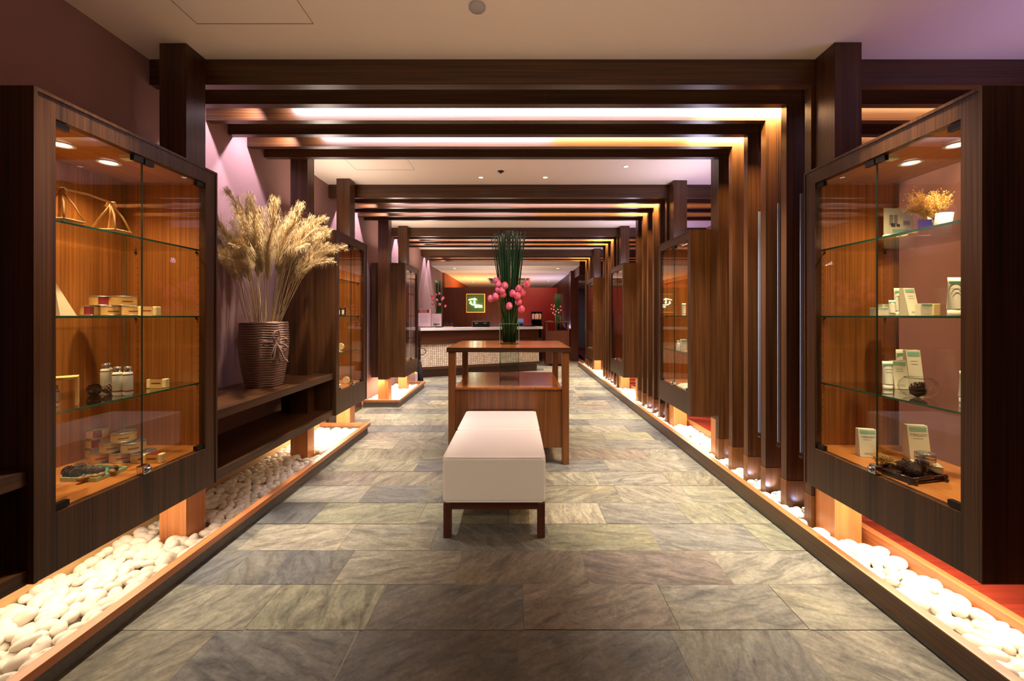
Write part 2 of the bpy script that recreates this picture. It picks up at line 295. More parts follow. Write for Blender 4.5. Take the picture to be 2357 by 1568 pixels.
# ------------------------------------------------------------------ the setting
def slate_floor():
    rr = random.Random(3); vs = []; fs = []; cols = []; mi = []
    y = 1.724-0.293*14; row = 0
    vs += [(-2.3, -2.5, -.002), (1.75, -2.5, -.002), (1.75, 19.6, -.002), (-2.3, 19.6, -.002)]; fs.append((0, 1, 2, 3)); cols.append((0, 0, 0)); mi.append(1)
    while y < 19.4:
        dy = 0.293; x = -2.9+(0.30 if row % 2 else 0)+rr.uniform(-.07, .07)+.05; g = 0.002
        while x < 1.75:
            wd = 0.59+rr.uniform(-.1, .12); x0, x1 = max(x, -2.3), min(x+wd, 1.75)
            if x1-x0 > 0.02:
                z = rr.uniform(-.0012, .0012); o = len(vs)
                j = lambda: rr.uniform(-.0025, .0025)
                vs += [(x0+g+j(), y+g+j(), z), (x1-g+j(), y+g+j(), z), (x1-g+j(), y+dy-g+j(), z), (x0+g+j(), y+dy-g+j(), z)]
                fs.append((o, o+1, o+2, o+3)); cols.append((rr.random(), rr.random(), rr.random())); mi.append(0)
            x += wd
        y += dy; row += 1
    me = bpy.data.meshes.new('floor'); me.from_pydata(vs, [], fs); me.materials.append(M['slate']); me.materials.append(M['grout'])
    me.polygons.foreach_set('material_index', mi)
    at_ = me.color_attributes.new('tile', 'FLOAT_COLOR', 'CORNER'); k = 0
    for f, c in zip(fs, cols):
        for _ in f: at_.data[k].color = (*c, 1); k += 1
    o = bpy.data.objects.new('floor', me); C.objects.link(o); struct(o)
slate_floor()
struct(box('floor_slab', M['sand'], -2.3, 3.4, -2.5, 19.7, -.12, -.02)); bpy.data.objects['floor_slab'].name = 'floor_base'
fr = MB()
for i in range(150):
    y = -1.5+i*.12; fr.box(2.0, 3.3, y+.0008, y+.1192, .0, .10)
struct(fr.obj('floor_right', M['redfloor']))
struct(box('wall_left', M['mauve'], -2.30, -2.18, -2.5, 12.4, -.02, ZC))
struct(box('baseboard_left', M['maple'], -2.18, -2.165, -1.2, 4.66, 0, .372))
struct(box('door_1', M['wz'], -2.18, -2.15, 4.80, 5.82, 0, 2.1))
struct(box('wall_right', M['mauve'], 3.3, 3.42, -2.5, 12.0, -.02, ZC))
struct(box('ceiling', M['ceil'], -2.30, 3.42, -2.5, 10.9, ZC, ZC+.12))
cl = MB().box(-2.3, -1.0, 10.76, 19.6, 2.59, 2.9).box(.52, 1.65, 10.76, 19.6, 2.59, 2.9).box(-1.0, .52, 10.76, 14.3, 2.59, 2.9).box(-1.0, .52, 17.2, 19.6, 2.59, 2.9)
cl.m = 1; cl.box(-1.0, .52, 14.3, 17.2, 2.80, 2.9)
struct(cl.obj('ceiling_lounge', [M['ceil'], M['dark_x']]))
rc = MB()
for k, (a, h) in enumerate(((0, .03), (.12, .03))):
    rc.box(-1.0+a, .52-a, 14.3+a, 14.34+a, 2.60+a*.8, 2.64+a*.8).box(-1.0+a, .52-a, 17.16-a, 17.2-a, 2.60+a*.8, 2.64+a*.8).box(-1+a, -.96+a, 14.3+a, 17.2-a, 2.6+a*.8, 2.64+a*.8).box(.48-a, .52-a, 14.3+a, 17.2-a, 2.6+a*.8, 2.64+a*.8)
struct(rc.obj('trim_1', M['ring']))
struct(box('wall_lounge', M['orange'], -2.30, -2.13, 12.52, 19.6, 0, 2.59))
struct(box('wall_end', M['red'], -2.3, 1.75, 19.6, 19.7, 0, 2.9))
wb = MB().box(-2.18, -.09, 12.4, 12.52, 0, 2.14); wb.m = 1; wb.box(-.09, 1.24, 12.4, 12.52, 0, 2.14)
struct(wb.obj('wall_back', [M['brown'], M['red']]))
wr = MB().box(1.65, 1.75, 12.55, 19.6, 0, 2.59)
for i in range(40): wr.box(1.63, 1.65, 12.6+i*.17, 12.68+i*.17, 0, 2.59)
wr.box(1.58, 1.80, 11.95, 12.35, 0, 2.59)
struct(wr.obj('wall_lounge_right', M['dark_z']))
struct(box('wall_corridor_end', M['grey'], 1.8, 3.3, 15.7, 15.8, 0, 2.3))
struct(box('ceiling_corridor', M['ceil'], 1.8, 3.3, 12.6, 15.8, 2.3, 2.4))
struct(box('trim_2', M['dark_x'], 1.66, 3.3, 10.9, 12.6, 2.36, 2.9))
struct(box('door_2', M['dark_z'], 2.02, 2.16, 15.64, 15.70, 0, 2.1))
light('AREA', 'corridor_light', (2.4, 13.6, 2.27), 6, (.85, .78, 1), size=.5)

# beams, fins and posts -------------------------------------------------
SET = ['nearest', 'second', 'third', 'farthest']; ORD = ['frontmost', 'second', 'third', 'fourth', 'fifth', 'rearmost']
for gi, g in enumerate(G0):
    for k in range(6):
        y = g+DB*k
        if gi == 3 and y+TB > 10.74: continue
        x0 = -2.178
        b = MB().box(x0, .22+k*.0-.03*k, y, y+TB, ZB, ZC).box(.2203-.03*k, 3.298, y, y+TB, ZB, ZC)
        o = b.obj('ceiling_beam', M['wx'], loc=(0, 0, 0))
        tag(o, f'{ORD[k]} teak ceiling beam in the {SET[gi]} set of beams across the aisle', 'beam', f'ceiling beams of the {SET[gi]} set')
        if k in (0, 1, 2, 3, 4, 5):
            t = thing('wood_fin', f'upright teak fin on the right under the {ORD[k]} beam of the {SET[gi]} set', 'fin', (1.757, y, 0), group=f'upright fins of the {SET[gi]} set')
            box('panel', M['wz'], 0, .15, 0, TB, .232, ZB-.001, t)
            box('lit_tone_base', M['fin_base_lit'], -.003, .153, -.003, TB+.001, 0.0, .229, t)  # same teak in a paler tone, standing in for light at the foot
def post(x0, x1, y0, y1, label, z1=ZC-.002):
    t = thing('wood_post', label, 'post', ((x0+x1)/2, (y0+y1)/2, 0), group='square teak posts'); a, b = (x1-x0)/2, (y1-y0)/2
    box('shaft', M['wz'], -a, a, -b, b, .3805, z1, t); box('lit_tone_base', M['post_base_lit'], -a, a, -b, b, 0, .38, t); return t  # lower post in brightened wood, imitating the light below the cabinets
for k, (yl, nm) in enumerate(((2.33, 'nearest'), (4.63, 'second'), (7.065, 'third'))):
    post(-1.99, -1.841, yl, yl+.145, f'{nm} full-height square post on the left, at the far end of the {nm} left cabinet')
post(-1.993, -1.841, 3.69, 3.81, 'square post rising from pebbles through the two low shelves on the left', ZC-.002)
post(-1.993, -1.841, 6.04, 6.185, 'square post at the front edge of the far left pebble bed')
for k, (yl, nm) in enumerate(((2.323, 'nearest'), (4.69, 'second'), (7.06, 'third'), (9.43, 'farthest'))):
    post(1.777, 1.927, yl, yl+.15, f'{nm} full-height square post on the right, at the far end of the {nm} right cabinet')
for k, (yl, nm) in enumerate(((3.662, 'nearest'), (6.032, 'second'))):
    post(1.77, 1.915, yl, yl+.12, f'square post on the right behind the rearmost fin of the {nm} set', ZC-.002)

# curbs and pebble beds -------------------------------------------------
def curb(name, label, parts):
    t = thing(name, label, 'curb')
    for nm, mat, b in parts: box(nm, M[mat], *b, parent=t, bevel=.002)
    return t
lc = curb('pebble_bed_curb', 'long wood-capped stone curb edging the near left pebble bed', [('cap', 'curb', (-1.668, -1.622, -.6, 4.66, .072, .107)), ('cap', 'curb', (-2.163, -1.669, 4.615, 4.66, .072, .107)), ('plinth', 'stone', (-1.69, -1.650, -.6, 4.652, 0, .071)), ('plinth', 'stone', (-2.163, -1.691, 4.62, 4.652, 0, .071))])
curb('pebble_bed_curb', 'short wood-capped stone curb around the far left pebble bed', [('cap', 'curb', (-1.69, -1.645, 5.9, 7.6, .072, .107)), ('cap', 'curb', (-2.163, -1.691, 5.9, 5.945, .072, .107)), ('cap', 'curb', (-2.163, -1.691, 7.555, 7.6, .072, .107)), ('plinth', 'stone', (-1.70, -1.665, 5.915, 7.59, 0, .071)), ('plinth', 'stone', (-2.163, -1.701, 5.915, 5.94, 0, .071))])
t = curb('pebble_bed_curb', 'long dark timber curb edging the aisle side of the right pebble bed', [('side_board', 'curb_dark', (1.605, 1.649, -.6, 10.78, .022, .1115)), ('plinth', 'stone', (1.612, 1.648, -.6, 10.78, 0, .021))])
box('cap_strip', M['curb'], 1.606, 1.6495, -.6, 10.78, .1117, .115, parent=t)
curb('pebble_bed_curb', 'inner orange timber board between the right pebble bed and the red floor', [('board', 'curb', (1.945, 1.99, -.6, 10.78, .0, .115))])
struct(MB().box(-2.163, -1.692, -.6, 4.614, -.018, .004).box(-2.163, -1.702, 5.947, 7.55, -.018, .004).box(1.650, 1.944, -.6, 10.78, -.018, .004).obj('floor_bed', M['sand']))

def pebble_mesh(seed):
    rr = random.Random(seed); n, m = 14, 9; vs = []; a, b, c = .5, rr.uniform(.34, .44), rr.uniform(.22, .3)
    ph = [rr.uniform(0, 6.28) for _ in range(4)]
    for j in range(m+1):
        th = PI*j/m
        for i in range(n):
            p = 2*PI*i/n; d = Vector((math.sin(th)*math.cos(p), math.sin(th)*math.sin(p), math.cos(th)))
            q = 1+.07*math.sin(2*p+ph[0])*math.sin(th)+.05*math.sin(3*p+ph[1])*math.sin(th)+.05*math.sin(2*th+ph[2])*math.cos(p+ph[3])
            vs.append(Vector((d.x*a, d.y*b, d.z*c))*q)
    fs = [(j*n+i, (j+1)*n+i, (j+1)*n+(i+1) % n, j*n+(i+1) % n) for j in range(m) for i in range(n)]
    b_ = MB(); b_.add(vs, fs, True); return b_
PB = [pebble_mesh(i) for i in range(9)]; PBM = [b.mesh('pebble', M['pebble']) for b in PB]
spots = []
def scatter(x0, x1, y0, y1, sz, zone, avoid=(), top=0.05, layers=2):
    rr = random.Random(hash(zone) % 1 + len(spots)+5)
    for L in range(layers):
        y = y0+(sz*.3 if L else 0); row = 0
        while y < y1:
            x = x0+(sz*.42 if (row+L) % 2 else 0)
            while x < x1:
                px, py = x+rr.uniform(-.25, .25)*sz, y+rr.uniform(-.25, .25)*sz
                s = sz*rr.uniform(.85, 1.3)
                px = min(max(px, x0+s*.3), x1-s*.3)
                ok = all(not (a-s*.42 < px < b+s*.42 and c-s*.42 < py < d+s*.42) for a, b, c, d in avoid)
                wall = max(0, 1-(px-x0)/(x1-x0)) if x0 < 0 else max(0, (px-x0)/(x1-x0))
                z = .012+L*.030*(sz/.06)+rr.uniform(0, .012)+wall*.012
                if ok and not (L and rr.random() < .12):
                    spots.append((px, py, z, s, rr.uniform(0, 6.28), rr.uniform(-.5, .5), rr.uniform(-.5, .5), rr.randrange(9), zone))
                x += sz*.9
            y += sz*.72; row += 1
LP = [(-1.99, -1.841, 2.33, 2.475), (-1.993, -1.841, 3.69, 3.81), (-1.99, -1.841, 4.63, 4.8)]
scatter(-2.155, -1.70, 1.22, 2.42, .066, 0, LP)
scatter(-2.155, -1.70, 2.44, 3.74, .060, 1, LP)
scatter(-2.155, -1.70, 3.76, 4.58, .062, 2, LP)
scatter(-2.15, -1.71, 5.98, 7.5, .066, 3, [(-1.993, -1.841, 6.04, 6.185), (-1.99, -1.841, 7.065, 7.21)])
RP = [(1.75, 1.91, g+DB*k, g+DB*k+TB) for g in G0 for k in range(6)]+[(1.777, 1.927, 2.323+2.37*i, 2.473+2.37*i) for i in range(3)]+[(1.77, 1.915, 3.662+2.37*i, 3.782+2.37*i) for i in range(2)]
scatter(1.655, 1.94, 1.2, 2.5, .068, 4, RP)
scatter(1.655, 1.94, 2.52, 3.8, .062, 5, RP)
scatter(1.655, 1.94, 3.82, 5.0, .066, 6, RP)
scatter(1.655, 1.94, 5.02, 10.7, .070, 7, RP)
ZL = ['white pebble in the left bed beneath the nearest left display cabinet', 'pale pebble in the left bed beneath the two low wooden shelves', 'white pebble in the left bed beneath the second left display cabinet', 'white pebble in the far left bed',
      'white pebble in the right bed beneath the nearest right display cabinet', 'white pebble in the right bed among the nearest set of fins', 'white pebble in the right bed beneath the second right display cabinet', 'white pebble at the far end of the right bed']
ZG = [s.replace('white pebble', 'white pebbles').replace('pale pebble', 'pale pebbles') for s in ZL]
def vis(s):
    px = CX+s[0]*F/s[1]; py = CY+(H-s[2])*F/s[1]
    return 0 <= px <= 2357 and py <= 1568
cand = [s for s in spots if vis(s)]
def rank(s):
    low = 0.6 if s[2] < .036 else 0
    return s[3]/(s[1]+low*1.2)
cand.sort(key=rank, reverse=True)
single = cand[:296]; ids = set(map(id, single))
for s in single:
    o = bpy.data.objects.new('pebble', PBM[s[7]]); C.objects.link(o); o.location = s[:3]; o.rotation_euler = (s[5], s[6], s[4]); o.scale = (s[3]*1.12,)*3
    tag(o, ZL[s[8]], 'pebble', ZG[s[8]])
rest = MB()
for s in spots:
    if id(s) in ids: continue
    mx = Matrix.Translation(s[:3]) @ Matrix.Rotation(s[4], 4, 'Z') @ Matrix.Rotation(s[5], 4, 'X') @ Matrix.Scale(s[3]*1.12, 4)
    b = PB[s[7]]; rest.add([mx @ v for v in map(Vector, b.v)], b.f, True)
tag(rest.obj('pebbles', M['pebble']), 'mass of smaller looking white pebbles filling the rest of the beds', 'pebbles', kind='stuff')

# ------------------------------------------------------------------ display cabinets
ZCB, ZCT = .385, 2.085
def cabinet(s, xc, y0, L, label, D=.50, back='wood', far_glass=False, power=26, under=10):
    t = thing('display_cabinet', label, 'cabinet', (xc, y0, 0), group='glass fronted display cabinets')
    X = lambda v: s*v
    f = MB(); fm = .035; oy0, oy1, oz0, oz1 = .072, L-.082, .595, 2.005
    f.box(X(0), X(fm), 0, oy0, ZCB, ZCT).box(X(0), X(fm), oy1, L, ZCB, ZCT).box(X(0), X(fm), oy0, oy1, ZCB, oz0).box(X(0), X(fm), oy0, oy1, oz1, ZCT)
    f.box(X(-.004), X(0), 0, .012, ZCB, ZCT).box(X(-.004), X(0), L-.012, L, ZCB, ZCT).box(X(-.004), X(0), .012, L-.012, ZCT-.012, ZCT)
    f.obj('frame', M['wz'], t)
    box('side_panel', M['wz'], X(fm), X(D), 0, .022, ZCB, ZCT, t)
    if far_glass: box('side_glass', M['glass'], X(fm), X(D), L-.012, L-.004, ZCB+.21, ZCT-.06, t); box('side_panel', M['wz'], X(fm), X(D), L-.022, L, ZCB, ZCB+.209, t)
    else:
        MB().box(X(fm), X(D), L-.024, L, ZCB, ZCT).obj('side_panel', M['in_z'], t)
    box('inner_lining', M['in_z'], X(fm), X(D-.02), .0225, .026, ZCB+.212, ZCT-.062, t)
    box('base_panel', M['in_y'], X(fm), X(D-.001), .0265, L-.0245, ZCB, ZCB+.21, t)
    box('top_panel', M['in_y'], X(fm), X(D-.001), .0265, L-.0245, ZCT-.06, ZCT, t)
    if back == 'wood': box('back_panel', M['in_z'], X(D-.02), X(D-.002), .027, L-.025, ZCB+.211, ZCT-.061, t)
    else: box('back_glass', M['glass'], X(D-.02), X(D-.012), .027, L-.025, ZCB+.211, ZCT-.061, t)
    box('back_edge_strip', M['oledge'], X(D-.026), X(D-.022), L-.030, L-.027, ZCB+.211, ZCT-.061, t)
    mid = (oy0+oy1)/2
    for k, (a, b) in enumerate(((oy0+.002, mid-.0015), (mid+.0015, oy1-.002))):
        d = MB().box(X(.012), X(.018), a, b, oz0+.002, oz1-.002).obj('glass_door', M['glass'], t)
        e = (mid-.0012 if k == 0 else mid+.0003)
        MB().box(X(.0115), X(.0185), e-.0004, e+.0004, oz0+.002, oz1-.002).obj('door_edge', M['dkedge'], d)
        hy = a if k == 0 else b-.05
        for z in (oz0+.005, oz1-.027): box('hinge', M['black'], X(.006), X(.026), hy, hy+.05, z, z+.022, d)
        cy = mid-.05 if k == 0 else mid+.004
        box('catch', M['black'], X(.004), X(.022), cy, cy+.046, oz1-.03, oz1-.006, d)
    box('magnet_catch', M['cream'], X(.028), X(.075), mid-.045, mid-.008, oz1-.022, oz1-.004, t)
    lk = box('lock', M['chrome'], X(-.008), X(.026), mid-.018, mid+.018, oz0+.004, oz0+.042, t, bevel=.004)
    mx = Matrix.Rotation(PI/2*(-s), 4, 'Y')
    MB().lathe([(.010, 0), (.012, .004), (.011, .014), (.004, .017)], 16, mx=mx).obj('key_barrel', M['chrome'], lk, loc=(X(-.017), 0, 0))
    for z in (.943, 1.300, 1.657):
        sh = MB().box(X(.06), X(D-.035), .036, L-.036, z-.009, z-.001); sh.m = 1
        sh.box(X(.056), X(.0595), .036, L-.036, z-.0092, z-.0008)
        o = sh.obj('glass_shelf', [M['shelf'], M['edge']], t)
        for v in (.09, D-.08):
            for yy in (.030, L-.030): MB().lathe([(.005, -.02), (.005, -.009)], 8, (X(v), yy, z)).obj('shelf_pin', M['black'], o)
    hl = MB()
    for v in (.085, D-.085):
        z = .68
        while z < 1.95:
            hl.box(X(v-.002), X(v+.002), L-.0255, L-.0238, z, z+.004); z += .04
    if not far_glass: hl.obj('pin_holes', M['dkink'], t)
    for k in range(2):
        cy = .62*L if k else .385*L; cx = X(.27)
        r = MB().lathe([(.046, -.002), (.047, -.006), (.036, -.0075), (.034, -.002)], 28, (cx, cy, ZCT-.06), caps=False).obj('spotlight', M['ring'], t)
        MB().lathe([(.031, -.0045), (.001, -.0035)], 24, (cx, cy, ZCT-.06), caps=False).obj('lens', M['lamp'], r)
        light('SPOT', 'cabinet_spot', (cx, cy, ZCT-.075), power*.55, (1, .68, .34), parent=t, spot_size=math.radians(128), spot_blend=.9, shadow_soft_size=.02)
        light('SPOT', 'cabinet_beam', (cx, cy, ZCT-.075), power*2.6, (1, .76, .46), parent=t, spot_size=math.radians(50), spot_blend=1.0, shadow_soft_size=.02)
    if s > 0: box('mounting_bracket', M['black'], .19, .33, L+.0005, L+.0225, 1.0, 1.6, t)
    if under: light('AREA', 'under_cabinet_light', (X(.27), L*.5, ZCB-.006), under, (1, .82, .58), parent=t, shape='RECTANGLE', size=.30, size_y=L*.9)
    return t
CL = [cabinet(-1, -1.645, 1.42, .875, 'nearest display cabinet on the left, tins and white bottles on its glass shelves', under=5),
      cabinet(-1, -1.645, 3.815, .785, 'second display cabinet on the left, just past the rope vase and pampas grass', under=10),
      cabinet(-1, -1.645, 6.19, .84, 'farthest display cabinet on the left, beside the reception counter', far_glass=True, power=1.6, under=12)]
CR = [cabinet(1, 1.592, 1.42, .88, 'nearest display cabinet on the right, white cartons and tubes in front of a mauve wall', back='glass', under=10),
      cabinet(1, 1.592, 3.79, .88, 'second display cabinet on the right, a white bottle and carton on a lower shelf', under=10),
      cabinet(1, 1.592, 6.16, .88, 'third display cabinet on the right, dim with reflections in its glass', power=.6, under=10),
      cabinet(1, 1.592, 8.53, .88, 'farthest display cabinet on the right', power=3, under=10)]
# low shelves between the left cabinets
def low_shelf(y0, y1, z0, z1, label, hole=None):
    m = MB()
    if hole: a, b, c, d = hole; m.box(-2.163, a, y0, y1, z0, z1).box(b, -1.662, y0, y1, z0, z1).box(a, b, y0, c, z0, z1).box(a, b, min(d, y1), y1, z0, z1) if d < y1 else m.box(-2.163, a, y0, y1, z0, z1).box(b, -1.662, y0, y1, z0, z1).box(a, b, y0, c, z0, z1)
    else: m.box(-2.163, -1.662, y0, y1, z0, z1)
    o = m.obj('wall_shelf', M['wy']); return tag(o, label, 'shelf')
HO = (-1.994, -1.84, 3.689, 3.84)
low_shelf(2.298, 3.812, .722, .772, 'upper low wooden shelf on the left carrying the rope vase', HO)
low_shelf(2.298, 3.812, .385, .435, 'lower wooden shelf on the left, just above the pebbles', HO)
low_shelf(.35, 1.417, .722, .772, 'upper wooden shelf stub at the left edge before the nearest cabinet')
low_shelf(.35, 1.417, .385, .435, 'lower wooden shelf stub at the left edge before the nearest cabinet')

# ------------------------------------------------------------------ display table and stools
def display_table():
    t = thing('display_table', 'square teak display table with a glass vase through its top, in the aisle centre', 'table', (-.061, 3.633, 0))
    W, Dp = .539, 1.01; a = .10
    MB().box(-W, -a, 0, Dp, .983, 1.022).box(a, W, 0, Dp, .983, 1.022).box(-a, a, 0, .505-a, .983, 1.022).box(-a, a, .505+a, Dp, .983, 1.022).obj('tabletop', M['table_top'], t)
    MB().box(-W-.001, W+.001, -.001, .004, .982, 1.0215).obj('front_edge', M['wx'], t)
    for x in (-W+.012, W-.072):
        for y in (.004, Dp-.064): box('leg', M['table'], x, x+.06, y, y+.06, 0, .982, t, bevel=.002)
    x0, x1 = -W+.073, W-.073
    box('cabinet_body', M['table'], x0, x1, .02, Dp-.02, .144, .655, t)
    box('lower_shelf', M['table_top'], x0, x1, .012, Dp-.012, .656, .673, t)
display_table()
def stool(y0, label):
    t = thing('upholstered_stool', label, 'stool', (-.126, y0, 0), group='white cube stools')
    w = .3015; o = MB().box(-w, w, 0, .59, .206, .476).obj('cushion', M['white'], t, bevel=.02)
    for z in (.470, .212):
        pts = [(-w+.004, .004, z), (w-.004, .004, z), (w-.004, .586, z), (-w+.004, .586, z), (-w+.004, .004, z)]
        p2 = []
        for i in range(4):
            A, B = Vector(pts[i]), Vector(pts[i+1]); p2 += [A.lerp(B, .03), A.lerp(B, .5), A.lerp(B, .97)]
        MB().tube(p2+[p2[0]], .0035, 6).obj('piping', M['white'], o)
    fr_ = MB().box(-w+.05, w-.05, .012, .034, .165, .205).box(-w+.05, w-.05, .556, .578, .165, .205).box(-w+.012, -w+.034, .05, .54, .165, .205).box(w-.034, w-.012, .05, .54, .165, .205)
    fr_.obj('apron', M['dark_x'], t)
    for x in (-w+.004, w-.049):
        for y in (.006, .539): box('leg', M['dark_z'], x, x+.045, y, y+.045, 0, .205, t, bevel=.002)
stool(2.433, 'white leather cube stool nearest the camera, on four dark wood legs')
stool(3.028, 'white leather cube stool pushed up against the display table behind the front one')

# ------------------------------------------------------------------ glass vase with reeds and lotus buds
def lotus_meshes():
    out = []
    for sd in range(4):
        rr = random.Random(40+sd); m = MB()
        m.lathe([(.004, -.031), (.018, -.028), (.028, -.014), (.0295, .002), (.024, .018), (.013, .030), (.003, .038)], 16)
        for L in range(2):
            for i in range(5):
                a0 = 2*PI*(i+.5*L)/5+sd; vs = []; n = 5; k = 7
                for j in range(k):
                    u = j/(k-1); th = -1.15+u*2.4; wd = .75*math.sin(PI*(u*.86+.12))
                    for q in range(n):
                        a = a0+(q/(n-1)-.5)*2*wd*.72; rad = .0318+.0016*L; z = rad*math.sin(th)*1.12; rr_ = rad*math.cos(th)
                        if u > .7: z += (u-.7)*.022
                        vs.append((rr_*math.cos(a), rr_*math.sin(a), z))
                m.add(vs, [(j*n+q, j*n+q+1, (j+1)*n+q+1, (j+1)*n+q) for j in range(k-1) for q in range(n-1)], True)
        out.append(m.mesh('petals', M['pink']))
    return out
LM = lotus_meshes()
def arrangement(root, cz_base, ztop, r0, r1, nreeds, seed, label, buds, lab, grp, rd=.0032, bs=1.0, zlow=.03):
    """root = centre of the vase at its foot"""
    rr = random.Random(seed)
    t = thing('reed_bundle', label, 'plant', root)
    vs = [MB() for _ in range(5)]
    for i in range(nreeds):
        a = rr.uniform(0, 6.28); q = math.sqrt(rr.random()); b0 = Vector((q*r0*math.cos(a), q*r0*math.sin(a), zlow))
        h = ztop*rr.uniform(.955, 1.0) if rr.random() < .85 else ztop*rr.uniform(.8, .95)
        qq = q if rr.random() < .75 else 1.1
        if rr.random() < .6: qq *= .62
        b1 = Vector((qq*r1*math.cos(a), qq*r1*math.sin(a), h)); md = b0.lerp(b1, .5); md.x *= .90; md.y *= .90
        pts = [b0, b0.lerp(md, .5), md, md.lerp(b1, .55), b1]
        MB().tube(pts, [rd, rd, rd, rd*.95, rd*.7], 5).obj('reed', M['green'], t)
    for i, (dx, dz, dy) in enumerate(buds):
        p = Vector((dx, dy, dz)); b0 = Vector((dx*.12, dy*.12, zlow+.01)); 
        rel = p-b0; mid = Vector((dx*.30, dy*.3, dz*.62)); m2 = Vector((dx*.72, dy*.72, dz*.86))
        tb = thing('lotus_flower', lab[i] if isinstance(lab, list) else lab, 'flower', (root[0], root[1], root[2]), group=grp)
        MB().tube([b0, mid*.7, mid, m2, p-(p-m2).normalized()*.026*bs], .0028*bs, 6).obj('stem', M['stem'], tb)
        d = (p-m2).normalized(); o = bpy.data.objects.new('bud', LM[i % 4]); C.objects.link(o); o.parent = tb; o.location = p
        o.rotation_euler = d.to_track_quat('Z', 'Y').to_euler(); o.scale = (bs,)*3
def glass_vase(loc, w, h, label, grp=None):
    x = w/2; g = .006
    t = thing('glass_vase', label, 'vase', loc, group=grp)
    m = MB().box(-x, x, -x, -x+g, 0, h).box(-x, x, x-g, x, 0, h).box(-x, -x+g, -x+g, x-g, 0, h).box(x-g, x, -x+g, x-g, 0, h)
    m.obj('wall', M['vase'], t)
    MB().box(-x+g, x-g, -x+g, x-g, .001, .016).obj('base', M['vase'], t)
    r = MB()
    for a in (-x, x-.003):
        for b in (-x, x-.003): r.box(a, a+.003, b, b+.003, 0, h)
    r.box(-x, x, -x, -x+.003, h, h+.002).box(-x, x, x-.003, x, h, h+.002).box(-x, -x+.003, -x, x, h, h+.002).box(x-.003, x, -x, x, h, h+.002)
    r.obj('edge', plain_edge, t); return t
plain_edge = plain('pale_green_edge', srgb(150, 196, 170), .2)
VC = (-.061, 4.138)
glass_vase((VC[0], VC[1], .675), .19, .545, 'tall square glass vase standing through the display table top')
main = [(1137.5, 643), (1145, 650), (1150, 664), (1160, 668), (1157, 678), (1141, 683), (1136, 690), (1130, 687), (1198, 645), (1214, 655), (1200, 672), (1180, 676), (1193, 682), (1194, 694), (1172, 705), (1199, 712), (1163, 658)]
main = [(1143, 647), (1148, 656), (1162, 658), (1147, 667), (1156, 669), (1158, 678), (1130, 688), (1141, 683), (1194, 665), (1213, 655), (1202, 674), (1180, 676), (1191, 682), (1193, 695), (1172, 705), (1200, 712)]
lab = ['topmost left lotus bud of the table arrangement', 'small lotus bud just below the topmost left one', 'large lotus bud in front of the reeds, upper left of centre', 'half hidden lotus bud behind the cluster on the left', 'upper lotus bud of the pair left of the reeds', 'lower lotus bud of the pair left of the reeds',
       'leftmost lotus bud hanging out at the left of the reeds', 'pale lotus bud right behind the leftmost one', 'lotus bud right of the reeds, second highest on the right', 'rightmost and highest lotus bud on the right of the reeds', 'lotus bud behind and right of the upper right one', 'biggest lotus bud in front of the reeds at centre',
       'small lotus bud tucked at the right of the central bud', 'single round lotus bud below the right cluster', 'lowest central lotus bud in front of the reeds', 'lowest lotus bud on the right, drooping on a bent stem']
mb = []
for i, (px, py) in enumerate(main):
    Yb = 4.138-.09-.05*((i*7) % 5)/5
    mb.append(((px-CX)*Yb/F-VC[0], H-(py-CY)*Yb/F-.69, Yb-VC[1]))
arrangement((VC[0], VC[1], .69), 0, 1.45, .062, .168, 99, 5, 'tall bundle of slim green reeds in the glass vase on the display table', mb, lab, 'lotus buds on the display table', rd=.005, zlow=.345)

# ------------------------------------------------------------------ rope vase and pampas grass
RV = Vector((-1.905, 3.16, .7725))
def rope_vase():
    t = thing('rope_vase', 'brown rope-wrapped vase with a rope bow, on the upper left shelf', 'vase', RV)
    prof = lambda z: .118+.045*math.sin(min(1, z/.36)*PI/2)-.006*max(0, (z-.36)/.12)
    MB().lathe([(prof(z/20*.47)-.012, .002+z/20*.468) for z in range(21)], 40, caps=True).obj('body', M['rope'], t)
    m = MB(); n = 27
    for k in range(n):
        z = .010+k*.0178; r = prof(z)-.004; seg = 110
        m.tube([(r*math.cos(2*PI*i/seg), r*math.sin(2*PI*i/seg), z) for i in range(seg+1)], .0098, 9, twist=.42, caps=False)
    m.obj('rope_coil', M['rope'], t)
    b = MB(); a0 = -.62; 
    def P(u, v, o=.02):   # u sideways, v up around the bow knot
        a = a0+u/.16; r = .168+o; return (r*math.cos(a), r*math.sin(a), .335+v)
    def loop(pts): 
        q = [P(*p) for p in pts]; s_ = []
        for i in range(len(q)-1):
            for k in range(5): s_.append(Vector(q[i]).lerp(Vector(q[i+1]), k/5))
        for _ in range(4): s_ = [s_[0]]+[(s_[i-1]+s_[i]*2+s_[i+1])/4 for i in range(1, len(s_)-1)]+[s_[-1]]
        b.tube(s_, .0058, 7, twist=.9)
    loop([(0, 0), (-.022, .035, .03), (-.012, .08, .03), (.012, .085, .03), (.02, .04, .03), (0, 0)])
    loop([(0, 0), (-.035, .0, .03), (-.07, .012, .035), (-.075, -.012, .03), (-.05, -.028, .03), (0, 0)])
    loop([(0, 0), (.03, .02, .035), (.055, .025, .045), (.058, .0, .04), (.02, -.01, .03), (0, 0)])
    loop([(0, 0), (.03, -.015, .04), (.06, -.04, .05), (.04, -.065, .04), (.012, -.03, .03), (0, 0)])
    loop([(0, 0), (-.02, -.06, .03), (-.04, -.12, .03), (-.018, -.13, .03), (-.008, -.06, .03), (0, 0)])
    loop([(0, 0), (.008, -.05, .03), (.014, -.11, .03), (.024, -.155, .03)])
    loop([(0, 0), (.015, -.05, .04), (.03, -.12, .05), (.058, -.16, .06)])
    b.obj('rope_bow', M['rope'], t)
rope_vase()
